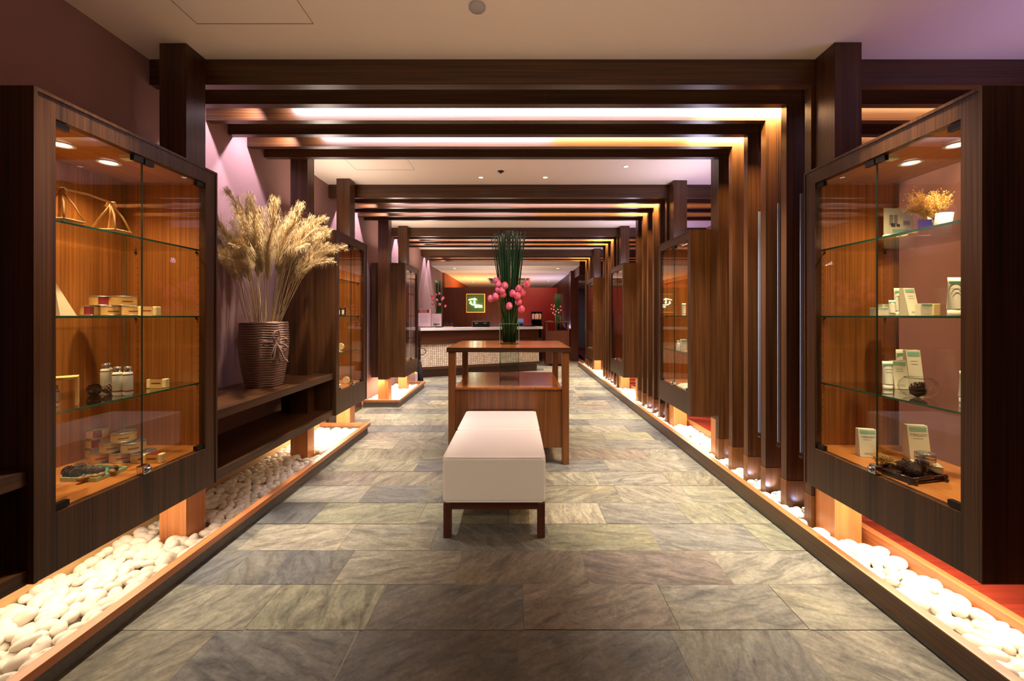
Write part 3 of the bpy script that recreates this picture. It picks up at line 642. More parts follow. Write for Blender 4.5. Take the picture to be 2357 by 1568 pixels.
def pampas(seed, Lp, lean, curl):
    rr = random.Random(seed); st = MB(); pl = MB(); hs = Lp*.60
    n = 16; spine = []
    for i in range(n+1):
        u = i/n; x = lean*u**1.25+curl*max(0, u-.62)**2*2.3; z = Lp*(u-.22*max(0, u-.7)**2*abs(curl)*6)
        spine.append(Vector((x, .012*math.sin(u*4+seed), z)))
    st.tube(spine, [.0032*(1-.7*i/n) for i in range(n+1)], 5)
    def sp(u): f = u*n; i = min(int(f), n-1); return spine[i].lerp(spine[i+1], f-i), (spine[i+1]-spine[i]).normalized()
    for k in range(430):
        u = rr.uniform(.56, 1.0); p, t = sp(u); ph = rr.uniform(0, 2*PI)
        a = t.orthogonal().normalized(); b = t.cross(a); d = (a*math.cos(ph)+b*math.sin(ph))
        ln = rr.uniform(.07, .17)*(1-.55*abs(u-.74)/.26 if u > .74 else .55+.45*(u-.56)/.18)
        c1 = p+t*ln*.45+d*ln*.20; c2 = p+t*ln*.85+d*ln*.36; c3 = p+t*ln*1.02+d*ln*.50+Vector((0, 0, -ln*.42)); w_ = rr.uniform(.0005, .0010)
        sd = t.cross(d).normalized()*w_
        pts = [p, c1, c2, c3]; vs = []
        for q, pp in enumerate(pts):
            ww = sd*(1, 1.5, 1.2, .2)[q]; vs += [pp-ww, pp+ww]
        pl.add(vs, [(0, 1, 3, 2), (2, 3, 5, 4), (4, 5, 7, 6)])
        for e in range(3):    # little seeds along the hair
            f = (e+rr.random())/3; q0 = p.lerp(c2, f) if f < .8 else c2.lerp(c3, .5); o = Vector((rr.uniform(-1, 1), rr.uniform(-1, 1), rr.uniform(-.6, 1)))*.011
            s2 = sd*1.3; pl.add([q0-s2, q0+s2, q0+o], [(0, 1, 2)])
    return st.mesh('stem', M['straw']), pl.mesh('plume', M['plume'])
PM = [pampas(i, .90+.05*(i % 4), 0.0, 0.15+.12*(i % 5)) for i in range(8)]
pr = random.Random(12)
for i in range(66):
    a = pr.choice((-PI/2, -PI/2, PI/2, 0, -.8, .6, PI))+pr.uniform(-.7, .7); q = math.sqrt(pr.random()); base = RV+Vector((q*.10*math.cos(a)*.9, q*.10*math.sin(a)*.9, .40))
    tilt = math.radians(2+32*pr.random()**.9); 
    t = thing('pampas_stem', 'dried pampas grass plume fanning out of the rope-wrapped vase', 'dried grass', base, group='pampas plumes in the rope vase')
    k = pr.randrange(8); s = pr.uniform(.76, 1.03)
    if math.cos(a) < -.3: s *= .93; tilt = min(tilt, math.radians(15))   # wall side
    if math.cos(a) > .3: tilt *= .78
    t.rotation_euler = (Matrix.Rotation(a, 3, 'Z') @ Matrix.Rotation(tilt, 3, 'Y')).to_euler(); t.scale = (s,)*3
    for nm, me in zip(('stem', 'plume'), PM[k]):
        o = bpy.data.objects.new(nm, me); C.objects.link(o); o.parent = t

# ------------------------------------------------------------------ goods in the cabinets
def cone_mesh(sd, L=.05, r=.024):
    rr = random.Random(sd); m = MB()
    m.lathe([(.004, -L/2), (r*.6, -L*.35), (r*.62, 0), (r*.35, L*.35), (.002, L*.5)], 10)
    n = 64; fr_ = []
    for i in range(n):
        u = i/n; a = i*2.39996; z = -L*.45+u*L*.95; R_ = r*math.sin(PI*min(1, u*.8+.18))**.8; 
        d = Vector((math.cos(a), math.sin(a), 0)); s_ = Vector((-math.sin(a), math.cos(a), 0)); b = Vector((0, 0, z)); w_ = .0075*(1-.4*u)
        tip = b+d*(R_*1.08)+Vector((0, 0, .008)); m1 = b+d*R_*.75+Vector((0, 0, .001)); b0 = b+d*R_*.3
        th = Vector((0, 0, -.0028))
        vs = [b0-s_*w_*.5, b0+s_*w_*.5, m1-s_*w_, m1+s_*w_, tip-s_*w_*.5, tip+s_*w_*.5]; vs += [v+th for v in vs]
        m.add(vs, [(0, 1, 3, 2), (2, 3, 5, 4), (6, 8, 9, 7), (8, 10, 11, 9), (4, 5, 11, 10), (0, 2, 8, 6), (2, 4, 10, 8), (1, 7, 9, 3), (3, 9, 11, 5)])
    return m.mesh('pine_cone', M['cone'])
CM = [cone_mesh(i) for i in range(3)]
def cone(loc, rot, s, label, k=0, group=None):
    o = bpy.data.objects.new('pine_cone', CM[k % 3]); C.objects.link(o); o.location = loc; o.rotation_euler = rot; o.scale = (s,)*3
    return tag(o, label, 'pine cone', group)
def tin(loc, rz, label, r=.048, h=.047):
    t = thing('tin', label, 'tin', loc, (0, 0, rz), group='round kraft label tins')
    MB().lathe([(r*.97, 0), (r, .001), (r, .004), (r*.985, .005)], 32).obj('base_rim', M['tin'], t)
    m = MB(); m.lathe([(r*.985, .005), (r*.985, h-.005)], 32, caps=False)
    m.m = 1
    for j in range(5): pass
    o = m.obj('label_band', [M['kraft'], M['maroon']], t)
    n = 32
    for p in o.data.polygons:
        c = p.center; a = math.atan2(c.y, c.x)
        if 2.1 < (a % 6.283) < 3.0: p.material_index = 1
    b = MB(); seg = 6
    for j in range(seg):
        a0, a1 = -PI/2-.42+j*.14, -PI/2-.42+(j+1)*.14; rr_ = r*.985+.0004
        vs = [(rr_*math.cos(a), rr_*math.sin(a), z) for a in (a0, a1) for z in (h*.38, h*.50)]; b.add(vs, [(0, 2, 3, 1)])
    b.obj('printed_bar', M['maroon'], o)
    MB().lathe([(r*.985, h-.005), (r*1.01, h-.004), (r*1.01, h-.0005), (r*.96, h), (r*.9, h-.002), (.001, h-.0022)], 32, caps=False).obj('lid', M['tin'], t)
    return t
def soap(loc, rz, label, w=.088, h=.044, d=.03):
    t = thing('soap_bar', label, 'soap', loc, (0, 0, rz), group='wrapped soap bars')
    MB().box(-w/2, w/2, -d/2, d/2, 0, h).obj('bar', M['soap'], t, bevel=.004)
    wr_ = MB().box(-w*.31, w*.31, -d/2-.0008, d/2+.0008, -.0002, h+.0008).obj('paper_band', M['kraft'], t)
    MB().box(-w*.24, w*.24, -d/2-.0014, -d/2-.0008, h*.48, h*.6).box(-w*.31, w*.31, -d/2-.0012, d/2+.0012, h+.0008, h+.0012).obj('printed_bar', M['maroon'], wr_)
def wbottle(loc, label, h=.128, r=.0185, grp=None, rz=0):
    t = thing('bottle', label, 'bottle', loc, (0, 0, rz), group=grp)
    b = MB().lathe([(r*.8, 0), (r, .006), (r, h*.74), (r*.92, h*.79), (r*.7, h*.815)], 24).obj('body', M['bottle'], t)
    MB().lathe([(r*1.01, h*.70), (r*1.01, h*.735)], 24, caps=False).lathe([(r*1.01, .016), (r*1.01, .022)], 24, caps=False).obj('stripe', M['maroon'], b)
    MB().lathe([(r*.66, h*.816), (r*.72, h*.83), (r*.72, h*.985), (r*.6, h)], 24).obj('cap', M['silver'], t)
# bottom of the nearest left cabinet
zb, X0 = .5955, None
rowY = 2.03
ti = [(-2.015, 0, 'bottom row, left end of the tin pyramid'), (-1.915, 0, 'bottom row, middle of the tin pyramid'), (-1.812, 0, 'bottom row, right end of the tin pyramid'), (-1.965, 1, 'middle row, left tin of the pyramid'), (-1.862, 1, 'middle row, right tin of the pyramid'), (-1.913, 2, 'single tin at the top of the pyramid')]
for x, lv, nm in ti: tin((x, rowY+(.0 if lv == 0 else .003*lv), zb+lv*.0474), .72, f'kraft label tin on the left cabinet floor, {nm}')
for k, nm in enumerate(('bottom', 'middle', 'top')): tin((-2.10+.002*k, 2.09, zb+k*.0474), 2.75+.1*k, f'{nm} tin of the three stacked beside the pyramid on the left cabinet floor', r=.042)
soap((-1.735, 2.0, zb), .12, 'soap bar standing on the floor of the nearest left cabinet, right of the tins')
# pine cone dish
t = thing('ceramic_dish', 'celadon dish of pine cones and nuts on the left cabinet floor', 'dish', (0, 0, zb))
dp = [at(138, 1109, zb), at(221, 1110, zb), at(293, 1082, zb), at(226, 1077, zb)]
dp = [(p.x, p.y) for p in dp]; dc = Vector((sum(p[0] for p in dp)/4, sum(p[1] for p in dp)/4))
inn = [((p[0]-dc.x)*.93+dc.x, (p[1]-dc.y)*.93+dc.y) for p in dp]
MB().prism(inn, .0, .006).obj('dish_floor', M['teal'], t)
rm = MB(); n = 4
for i in range(4):
    a, b, c, d = dp[i], dp[(i+1) % 4], inn[(i+1) % 4], inn[i]
    vs = [(*q, z) for z in (0, .017) for q in (a, b, c, d)]; rm.add(vs, [(0, 1, 5, 4), (4, 5, 6, 7), (3, 7, 6, 2), (0, 3, 2, 1)])
rm.obj('rim', M['celadon'], t)
for k, (px, py, s, nm) in enumerate(((160, 1090, 1.0, 'left end of the celadon dish'), (176, 1092, .9, 'celadon dish, second from the left'), (184, 1082, 1.0, 'celadon dish, at its back edge'), (206, 1085, .95, 'celadon dish, middle of the heap'), (228, 1084, .8, 'celadon dish, right half'), (262, 1080, .7, 'celadon dish, right tip'))):
    p = at(px, py+12, zb); cone((p.x, p.y, zb+.026*s+.006), (1.4+k*.5, .3*k, k*1.3), s*.95, f'dark pine cone at the {nm}', k, 'pine cones in the celadon dish')
nm_ = MB().lathe([(.001, -.011), (.007, -.008), (.010, 0), (.007, .008), (.001, .011)], 12).mesh('nut', M['nut'])
for k, (px, py, nm) in enumerate(((186, 1104, 'at the front edge'), (202, 1100, 'left of centre'), (218, 1098, 'in the middle'), (232, 1095, 'right of centre'), (258, 1087, 'near the right tip'))):
    p = at(px, py, zb+.016); o = bpy.data.objects.new('nut', nm_); C.objects.link(o); o.location = (p.x, p.y, zb+.018); o.rotation_euler = (1.2, k, k*2); o.scale = (1.25, 1.25, 1.5)
    tag(o, f'brown nut {nm} of the celadon dish', 'nut', 'nuts in the celadon dish')
# shelf C
z = .9432
for k, (x, y, nm) in enumerate(((-1.79, 1.875, 'left of the front pair of white bottles'), (-1.748, 1.88, 'right of the front pair of white bottles'), (-1.925, 2.06, 'left of the rear pair of white bottles'), (-1.915, 2.01, 'right of the rear pair of white bottles'))):
    if k == 2: x, y = -1.985, 2.03
    if k == 3: x, y = -1.958, 1.99
    wbottle((x, y, z), f'{nm} on the lower glass shelf, nearest left cabinet', grp='white bottles with maroon stripes')
cone((-1.905, 1.885, z+.024), (PI/2, .2, .8), 1.05, 'left pine cone on the lower glass shelf of the nearest left cabinet', 0)
cone((-1.855, 1.905, z+.024), (PI/2, 0, 2.2), 1.0, 'right pine cone on the lower glass shelf of the nearest left cabinet', 1)
soap((-1.775, 2.07, z), .12, 'soap bar on the lower glass shelf of the nearest left cabinet')
t = thing('display_box', 'small open wooden box frame on the lower shelf, left edge of the glass', 'box', (-1.865, 1.60, z), (0, 0, .75))
MB().box(-.03, .13, -.04, .04, .105, .114).box(-.03, -.022, -.04, .04, 0, .105).box(.122, .13, -.04, .04, 0, .105).obj('frame', M['bamboo'], t)
wbottle((-1.805, 1.63, z), 'small white bottle inside the open wooden box frame', h=.085, r=.016)
wbottle((-1.765, 1.535, z), 'white bottle in front of the wooden box frame, at the left edge of the glass', h=.115)
# shelf B
z = 1.3002
for x, lv, rz, nm in ((-2.045, 0, 2.6, 'bottom left of the tin stack'), (-1.945, 0, .72, 'bottom middle of the tin stack'), (-1.845, 0, .7, 'bottom right of the tin stack'), (-2.0, 1, 3.0, 'top left of the tin stack'), (-1.895, 1, 1.0, 'top right of the tin stack')):
    tin((x, 2.02, z+lv*.0474), rz, f'kraft label tin on the eye level shelf, {nm}')
soap((-1.755, 2.0, z), 0, 'soap bar on the eye level glass shelf of the nearest left cabinet')
t = thing('tent_card', 'cream tent card on the eye level shelf at the left edge of the glass', 'card', (-1.80, 1.60, z))
m = MB(); m.add([(-.10, -.03, 0), (.085, -.03, 0), (.03, -.002, .135), (-.06, -.002, .135), (-.10, .03, 0), (.085, .03, 0), (.03, 0, .1352), (-.06, 0, .1352)], [(0, 1, 2, 3), (5, 4, 7, 6), (1, 5, 6, 2), (4, 0, 3, 7)]); m.obj('card_sheet', M['card'], t)
# shelf A : carrying pole with two little hanging trays
z = 1.6572
t = thing('carrying_pole_baskets', 'bamboo carrying pole with two hanging trays on the top left shelf', 'ornament', (0, 0, 0))
def tray(cx, cy, w_):
    m = MB(); top = Vector((cx, cy, z+.125))
    cs = [Vector((cx-w_, cy-w_*.7, z+.008)), Vector((cx+w_, cy-w_*.7, z+.008)), Vector((cx+w_, cy+w_*.7, z+.008)), Vector((cx-w_, cy+w_*.7, z+.008))]
    for i in range(4):
        m.tube([cs[i], cs[(i+1) % 4]], .0045, 6); m.tube([cs[i], cs[i].lerp(top, .5)+Vector((.004, 0, .006)), top], .0035, 6)
    m.tube([cs[0].lerp(cs[3], .5), cs[1].lerp(cs[2], .5)], .006, 6); m.tube([Vector((cx, cy, z+.01)), top], .0075, 8)
    m.tube([top+Vector((-.02, 0, -.012)), top+Vector((-.012, 0, .006)), top+Vector((.012, 0, .006)), top+Vector((.02, 0, -.012))], .006, 6)
    for k in range(6):
        u = -w_*.8+k*w_*.32; m.tube([(cx+u, cy-w_*.7, z+.006), (cx+u, cy+w_*.7, z+.006)], .003, 5)
    m.obj('hanging_tray', M['bamboo'], t)
tray(-1.745, 1.60, .052); tray(-1.745, 1.80, .052)
MB().tube([(-1.745, 1.59, z+.13), (-1.745, 1.70, z+.138), (-1.745, 1.81, z+.13)], .0045, 6).obj('pole', M['bamboo'], t)

# ---- nearest right cabinet: cartons, tubes, dried grass
def carton(loc, w_, d_, h_, rz, label, lean=0, flap=True, caption=None):
    t = thing('carton', label, 'box', loc, (0, 0, rz), group='white skincare cartons')
    m = MB(); tp = 1-lean
    m.add([(-w_/2, -d_/2, 0), (w_/2, -d_/2, 0), (w_/2, d_/2, 0), (-w_/2, d_/2, 0), (-w_/2, d_/2-d_*tp, h_), (w_/2, d_/2-d_*tp, h_), (w_/2, d_/2, h_), (-w_/2, d_/2, h_)], [(3, 2, 1, 0), (4, 5, 6, 7), (0, 1, 5, 4), (2, 3, 7, 6), (1, 2, 6, 5), (3, 0, 4, 7)])
    b = m.obj('body', M['pack'], t, bevel=.0008)
    f = lambda u, hh: (u, -d_/2+lean*d_*hh/h_-.0006, hh)
    def strip(nm, mat, u0, u1, h0, h1): MB().add([f(u0, h0), f(u1, h0), f(u1, h1), f(u0, h1)], [(0, 1, 2, 3)]).obj(nm, M[mat], b)
    strip('printed_band', 'mint', -w_*.42, w_*.42, h_*.86, h_*.95)
    strip('printed_line', 'ink', -w_*.4, w_*.4, h_*.83, h_*.842)
    for q in (.70, .62, .14, .10): strip('printed_line', 'ink', -w_*.25, w_*.22, h_*q, h_*(q+.012))
    if caption:
        sl = math.atan2(lean*d_, h_); text(caption, w_*.105, M['dkink'], b, (0, -d_/2+lean*d_*.71-.0012, h_*.745), (PI/2-sl, 0, 0))
    return t
def sq_tube(loc, w_, h_, rz, label, capmat='silver'):
    t = thing('cream_tube', label, 'tube', loc, (0, 0, rz), group='white cream tubes')
    m = MB(); n = 20; vs = []; k = 8
    for j in range(k):
        u = j/(k-1); hh = h_*(.18+.82*u); a, b = w_/2*(.88+.12*u), w_*.34*(1-u)+.0012
        for i in range(n): q = 2*PI*i/n; vs.append((a*math.cos(q), b*math.sin(q), hh))
    m.add(vs, [(j*n+i, j*n+(i+1) % n, (j+1)*n+(i+1) % n, (j+1)*n+i) for j in range(k-1) for i in range(n)]+[tuple((k-1)*n+i for i in range(n))], True)
    b = m.obj('body', M['tube'], t)
    MB().lathe([(w_*.40, 0), (w_*.41, .003), (w_*.42, h_*.17)], 20, squash=.8).obj('cap', M['tube'], t)
    MB().box(-w_*.46, w_*.46, -w_*.1, -w_*.085, h_*.82, h_*.90).obj('printed_band', M['mint'], b)
    MB().box(-w_*.36, w_*.36, -w_*.155, -w_*.14, h_*.70, h_*.71).box(-w_*.3, w_*.3, -w_*.2, -w_*.185, h_*.6, h_*.61).obj('printed_line', M['ink'], b)
    return t
def jar(loc, r, h, label):
    t = thing('cream_jar', label, 'jar', loc)
    MB().lathe([(r*.96, 0), (r, .002), (r*1.02, h*.5), (r*1.02, h*.54)], 28).obj('base', M['silver'], t)
    MB().lathe([(r*.98, h*.56), (r*1.02, h*.6), (r*1.02, h*.92), (r*.96, h), (r*.8, h+.001)], 28).obj('lid', M['silver'], t)
z = .5957
p = at(2003, 1053, z); carton((p.x, p.y+.02, z), .078, .045, .135, -.25, 'small leaning carton at the far end of the right cabinet floor', .45, caption='MASSAGE CREAM')
p = at(2120, 1060, z); carton((p.x, p.y+.02, z), .085, .06, .165, -.25, 'tall leaning carton behind the silver jar on the right cabinet floor', .5, caption='MASSAGE CREAM')
p = at(2150, 1094, z); c0 = carton((p.x, p.y+.035, z), .095, .07, .04, -.55, 'flat carton under the silver jar on the right cabinet floor')
jar((p.x-.005, p.y+.035, z+.0405), .036, .048, 'silver lidded jar standing on the flat carton in the right cabinet')
t = thing('bottle', 'tall rounded white bottle at the right edge of the nearest right cabinet', 'bottle', (2.0, 1.83, z))
MB().lathe([(.02, 0), (.026, .006), (.026, .15), (.02, .165), (.006, .17)], 20).obj('body', M['tube'], t); MB().lathe([(.0265, .10), (.0265, .115)], 20, caps=False).obj('printed_band', M['mint'], t)
# bamboo tray
ty = 1.58; t = thing('lacquer_tray', 'dark lacquered bamboo tray of dried grass and pine cones', 'tray', (0, 0, z))
tp = [at(2015, 1085, z), at(2100, 1115, z), at(2172, 1107, z), at(2085, 1070, z)]
tp = [Vector((q.x, q.y, .02)) for q in tp]; m = MB()
for i in range(4):
    a, b = tp[i], tp[(i+1) % 4]; d = (b-a).normalized()*.015
    m.tube([a-d, b+d], .0065, 10); a2, b2 = a+Vector((0, 0, -.0135)), b+Vector((0, 0, -.0135)); m.tube([a2-d*1.3, b2+d*1.3], .0062, 10)
m.obj('rail', M['lacq'], t); MB().prism([(q.x, q.y) for q in tp], .010, .014).obj('tray_floor', M['lacq'], t)
cc = sum(tp, Vector())/4
for k, (u, v, s, nm) in enumerate(((.50, .5, 1.15, 'left'), (.62, .82, 1.0, 'rear'), (.76, .45, 1.0, 'right'))):
    q = tp[0].lerp(tp[1], u).lerp(tp[3].lerp(tp[2], u), v*.8); cone((q.x, q.y, z+.014+.022*s), (1.5, .4*k, 1+k), s, f'{nm} pine cone on the lacquered bamboo tray', k)
def spray(n, spread, ln, mat, sd, rot0=0, lean=0):
    rr = random.Random(sd); m = MB()
    for i in range(n):
        a = rr.uniform(0, 6.28); q = spread*math.sqrt(rr.random()); L_ = ln*rr.uniform(.6, 1)
        tip = Vector((math.cos(a)*q+lean, math.sin(a)*q*.7, 1)).normalized()*L_; b0 = Vector((0, 0, 0)); mid = b0.lerp(tip, .5)+Vector((0, 0, L_*.04))
        m.tube([b0, mid, tip], [.0011, .0009, .0005], 3)
        for k in range(16):
            u = rr.uniform(.45, 1); pt = mid.lerp(tip, (u-.5)*2) if u > .5 else mid; o = Vector((rr.uniform(-1, 1), rr.uniform(-1, 1), rr.uniform(-.2, 1)))*.016
            m.tube([pt, pt+o], .0005, 3, caps=False); c = pt+o; e = rr.uniform(.0014, .0026)
            m.add([c+Vector((e, 0, 0)), c+Vector((-e, 0, 0)), c+Vector((0, e, 0)), c+Vector((0, -e, 0)), c+Vector((0, 0, e*1.6)), c+Vector((0, 0, -e*1.6))], [(0, 2, 4), (2, 1, 4), (1, 3, 4), (3, 0, 4), (2, 0, 5), (1, 2, 5), (3, 1, 5), (0, 3, 5)])
    return m
q = tp[0].lerp(tp[1], .42).lerp(tp[3].lerp(tp[2], .42), .5); d = (tp[0]-tp[1]).normalized()
o = spray(42, .22, .14, 'gold', 3).obj('dried_grass', M['gold'], loc=(q.x, q.y, z+.022), rot=(d+Vector((0, 0, .10))).to_track_quat('Z', 'Y').to_euler()); tag(o, 'bundle of dried seed heads lying on the lacquered bamboo tray', 'dried grass')
# shelf C right
z = .9432
def rt(px, py, zz, dy=0): p = at(px, py, zz); return (p.x, p.y+dy, zz)
def on(px, Y, zz): return ((px-CX)*Y/F, Y, zz)
sq_tube(on(2043, 2.04, z), .05, .135, -.1, 'shorter white tube standing leftmost on the lower shelf, right cabinet')
carton(on(2070, 2.05, z), .062, .05, .135, -.25, 'shorter leaning carton beside the tube on the lower shelf, right cabinet', .6)
sq_tube(on(2074, 2.13, z), .055, .185, 0, 'taller white tube half hidden behind the leaning carton, right cabinet')
carton(on(2103, 2.08, z), .062, .05, .185, -.2, 'tall carton behind the glass fish bowl on the lower shelf', .6)
t = thing('glass_bowl', 'round clear glass bowl holding a pine cone, lower shelf of the right cabinet', 'bowl', on(2113, 1.83, z))
pf = [(.022, .0), (.045, .006), (.062, .024), (.068, .045), (.062, .068), (.046, .085)]
MB().lathe([(.001, 0)]+pf, 36, caps=False).obj('bowl_wall', M['glass'], t); MB().lathe([(.044, .084), (.047, .084), (.047, .0865), (.044, .0865), (.044, .084)], 36, caps=False).obj('rim', M['vase'], t)
pp = on(2113, 1.83, z); cone((pp[0], pp[1], z+.032), (.5, .2, 0), 1.25, 'pine cone inside the round clear glass bowl', 1)
sq_tube(on(2222, 1.72, z), .05, .13, 0, 'white tube cut off by the frame at the right of the lower shelf')
# shelf B right
z = 1.3002
carton(on(2024, 2.12, z), .055, .05, .040, -.1, 'small grey carton at the far left of the eye level shelf, right cabinet')
jar(on(2032, 2.18, z), .028, .045, 'small jar behind the grey carton on the eye level shelf'); carton(on(2037, 2.19, z), .05, .03, .06, 0, 'white carton behind the small tube on the eye level shelf')
sq_tube(on(2053, 2.10, z), .034, .078, 0, 'smallest white tube on the eye level shelf of the right cabinet')
sq_tube(on(2069, 2.14, z), .052, .142, 0, 'tall white tube behind the smallest one on the eye level shelf')
carton(on(2094, 2.1, z), .062, .05, .140, .1, 'tall leaning carton on the eye level shelf of the right cabinet', .6)
carton(on(2127, 2.06, z), .062, .03, .060, .0, 'low grey and cream carton on the eye level shelf, right cabinet')
t = thing('carton', 'small rounded cream carton next to the low grey one', 'box', on(2148, 2.06, z), group='white skincare cartons'); MB().box(-.018, .018, -.02, .02, 0, .059).obj('body', M['soap'], t, bevel=.003)
sq_tube(on(2197, 1.80, z), .062, .165, 0, 'largest white tube at the right edge of the eye level shelf')
# shelf A right
z = 1.6572
t = thing('display_card', 'pale green product card leaning in the top right corner of the right cabinet', 'card', (1.965, 2.215, z), (0, 0, .12))
cdm = MB().box(-.012, .165, -.0015, .0015, 0, .215).obj('card_sheet', plain('pale_green_card', srgb(214, 216, 190), .5), t)
MB().box(.04, .14, -.0025, -.0015, .085, .105).obj('printed_band', M['mint'], cdm)
for x, w_, h0, h1, mt in ((.02, .022, .125, .18, 'ink'), (.048, .02, .128, .18, 'ink'), (.075, .025, .13, .165, 'pack'), (.103, .04, .128, .15, 'ink'), (.03, .025, .115, .135, 'silver'), (.062, .02, .117, .132, 'silver')): MB().box(x, x+w_, -.003, -.0016, h0, h1).obj('printed_picture', M[mt], cdm)
for zz in (.06, .05, .04): MB().box(.03, .13, -.0025, -.0016, zz, zz+.0015).obj('printed_line', M['ink'], cdm)
t = thing('frosted_cup', 'frosted white cup holding dried seed heads on the top right shelf', 'cup', (1.905, 1.87, z))
MB().lathe([(.030, 0), (.032, .002), (.043, .098), (.040, .098), (.030, .006)], 28, caps=False).obj('cup_wall', M['frost'], t)
MB().box(-.10, -.02, .0, .003, .03, .075).obj('violet_sleeve', M['violet'], t)
o = spray(46, .55, .155, 'gold', 8, lean=-.1).obj('dried_grass', M['gold'], loc=(1.905, 1.87, z+.05)); tag(o, 'upright golden seed heads in the frosted cup', 'dried grass')
o = spray(60, .3, .20, 'gold', 9).obj('dried_grass', M['gold'], loc=(1.895, 1.87, z+.075), rot=(0, math.radians(-66), .25)); tag(o, 'golden seed heads sweeping left from the frosted cup', 'dried grass')
rr = random.Random(2)
t = thing('dried_seed_garland', 'garland of dried cream seed pods on the edge of the top right shelf', 'garland', (0, 0, z))
for x, y in ((1.78, 2.0), (1.83, 1.92), (1.87, 2.0)): MB().lathe([(.002, -.016), (.015, -.012), (.02, 0), (.015, .012), (.002, .016)], 12, (x, y, .018)).obj('seed_pod', M['soap'], t)
MB().tube([(1.76, 2.04, .02), (1.80, 1.98, .012), (1.84, 1.95, .02), (1.90, 1.93, .012), (1.94, 1.95, .02)], .004, 6).tube([(1.74, 2.1, .012), (1.78, 2.0, .014)], .002, 5).obj('twine', M['soap'], t)
# second left cabinet
z = 1.3002
for k, (x, nm) in enumerate(((-1.80, 'left'), (-1.735, 'right'))):
    pass
for x, nm in (((781.5-CX)*4.42/F, 'left'), ((791-CX)*4.42/F, 'right')):
    t = thing('bottle_box', f'{nm} dark boxed bottle on the eye level shelf of the second left cabinet', 'box', (x, 4.42, z), group='dark boxed bottles')
    MB().box(-.017, .017, -.017, .017, 0, .085).obj('body', M['dkink'], t); MB().box(-.011, .011, -.0185, -.0175, .015, .06).obj('printed_label', M['pack'], t)
for zz, px, nm in ((.9432, 784, 'lower glass shelf'), (.5957, 797, 'floor')):
    Y = 4.33 if zz > .7 else 4.32; t = thing('round_soap', f'round cream soap standing on edge on the {nm} of the second left cabinet', 'soap', ((px-CX)*Y/F, Y, zz+.0365))
    MB().lathe([(.034, -.012), (.036, -.008), (.036, .008), (.034, .012)], 28, mx=Matrix.Rotation(PI/2, 4, 'X')).obj('disc', M['soap'], t, bevel=0)
for zz, px, Y in ((.9432, 779, 4.05), (.5957, 781, 4.18)):
    t = thing('white_shell', f'small white piece at the left glass edge of the second left cabinet, {"lower shelf" if zz > .7 else "floor"}', 'ornament', ((px-CX)*Y/F+.0, Y, zz)); MB().lathe([(.012, 0), (.02, .008), (.014, .018), (.002, .022)], 14).obj('body', M['pack'], t)
o = spray(26, .6, .17, 'gold', 15).obj('dried_grass', M['gold'], loc=(-1.80, 4.12, 1.6575)); tag(o, 'small dried seed heads on the top shelf of the second left cabinet', 'dried grass')
# second right cabinet
z = 1.3002; Y = 4.22
sq_tube(((1574-CX)*Y/F, Y, z), .042, .125, 0, 'single white tube on the eye level shelf of the second right cabinet')
z = .9432; Y = 4.25
wb_ = thing('bottle', 'white bottle on the lower glass shelf of the second right cabinet', 'bottle', ((1561-CX)*Y/F, Y, z)); MB().lathe([(.017, 0), (.018, .003), (.018, .075), (.012, .083)], 20).obj('body', M['tube'], wb_); MB().lathe([(.012, .084), (.012, .105)], 16).obj('cap', M['tube'], wb_)
carton(((1573-CX)*Y/F, Y, z), .055, .04, .115, -.15, 'white carton beside the bottle in the second right cabinet')
t = thing('dried_twigs', 'tangle of pale dried twigs on the lower shelf of the second right cabinet', 'twigs', (0, 0, z)); m = MB(); rr = random.Random(6)
for i in range(12): x, y = rr.uniform(1.66, 1.72), rr.uniform(4.0, 4.12); m.tube([(x, y, .004), (x+rr.uniform(-.03, .03), y+rr.uniform(-.05, .05), .014), (x+rr.uniform(-.04, .04), y+rr.uniform(-.08, .08), .005)], .0022, 5)
m.obj('twig', M['bamboo'], t)
z = .5957; t = thing('folded_cloth', 'crumpled white cloth on the floor of the second right cabinet', 'cloth', (1.70, 4.13, z)); m = MB(); n = 12; vs = []; rr = random.Random(4)
for j in range(n+1):
    for i in range(n+1): u, v = i/n-.5, j/n-.5; vs.append((u*.15, v*.20, max(0, .026*(1-(2*u)**4)*(1-(2*v)**4)+rr.uniform(0, .010))*(0 if i in (0, n) or j in (0, n) else 1)))
m.add(vs, [(j*(n+1)+i, j*(n+1)+i+1, (j+1)*(n+1)+i+1, (j+1)*(n+1)+i) for j in range(n) for i in range(n)], True); m.obj('sheet', M['pack'], t)
# fourth right cabinet, few little glasses
for k, (zz, nm) in enumerate(((.5957, 'floor'), (.9432, 'lower shelf'))):
    t = thing('stemmed_glass', f'small stemmed glass on the {nm} of the farthest right cabinet', 'glass', (1.76, 8.95, zz)); MB().lathe([(.03, 0), (.004, .006), (.004, .06), (.03, .09), (.032, .13)], 16, caps=False).obj('bowl', M['silver'], t)

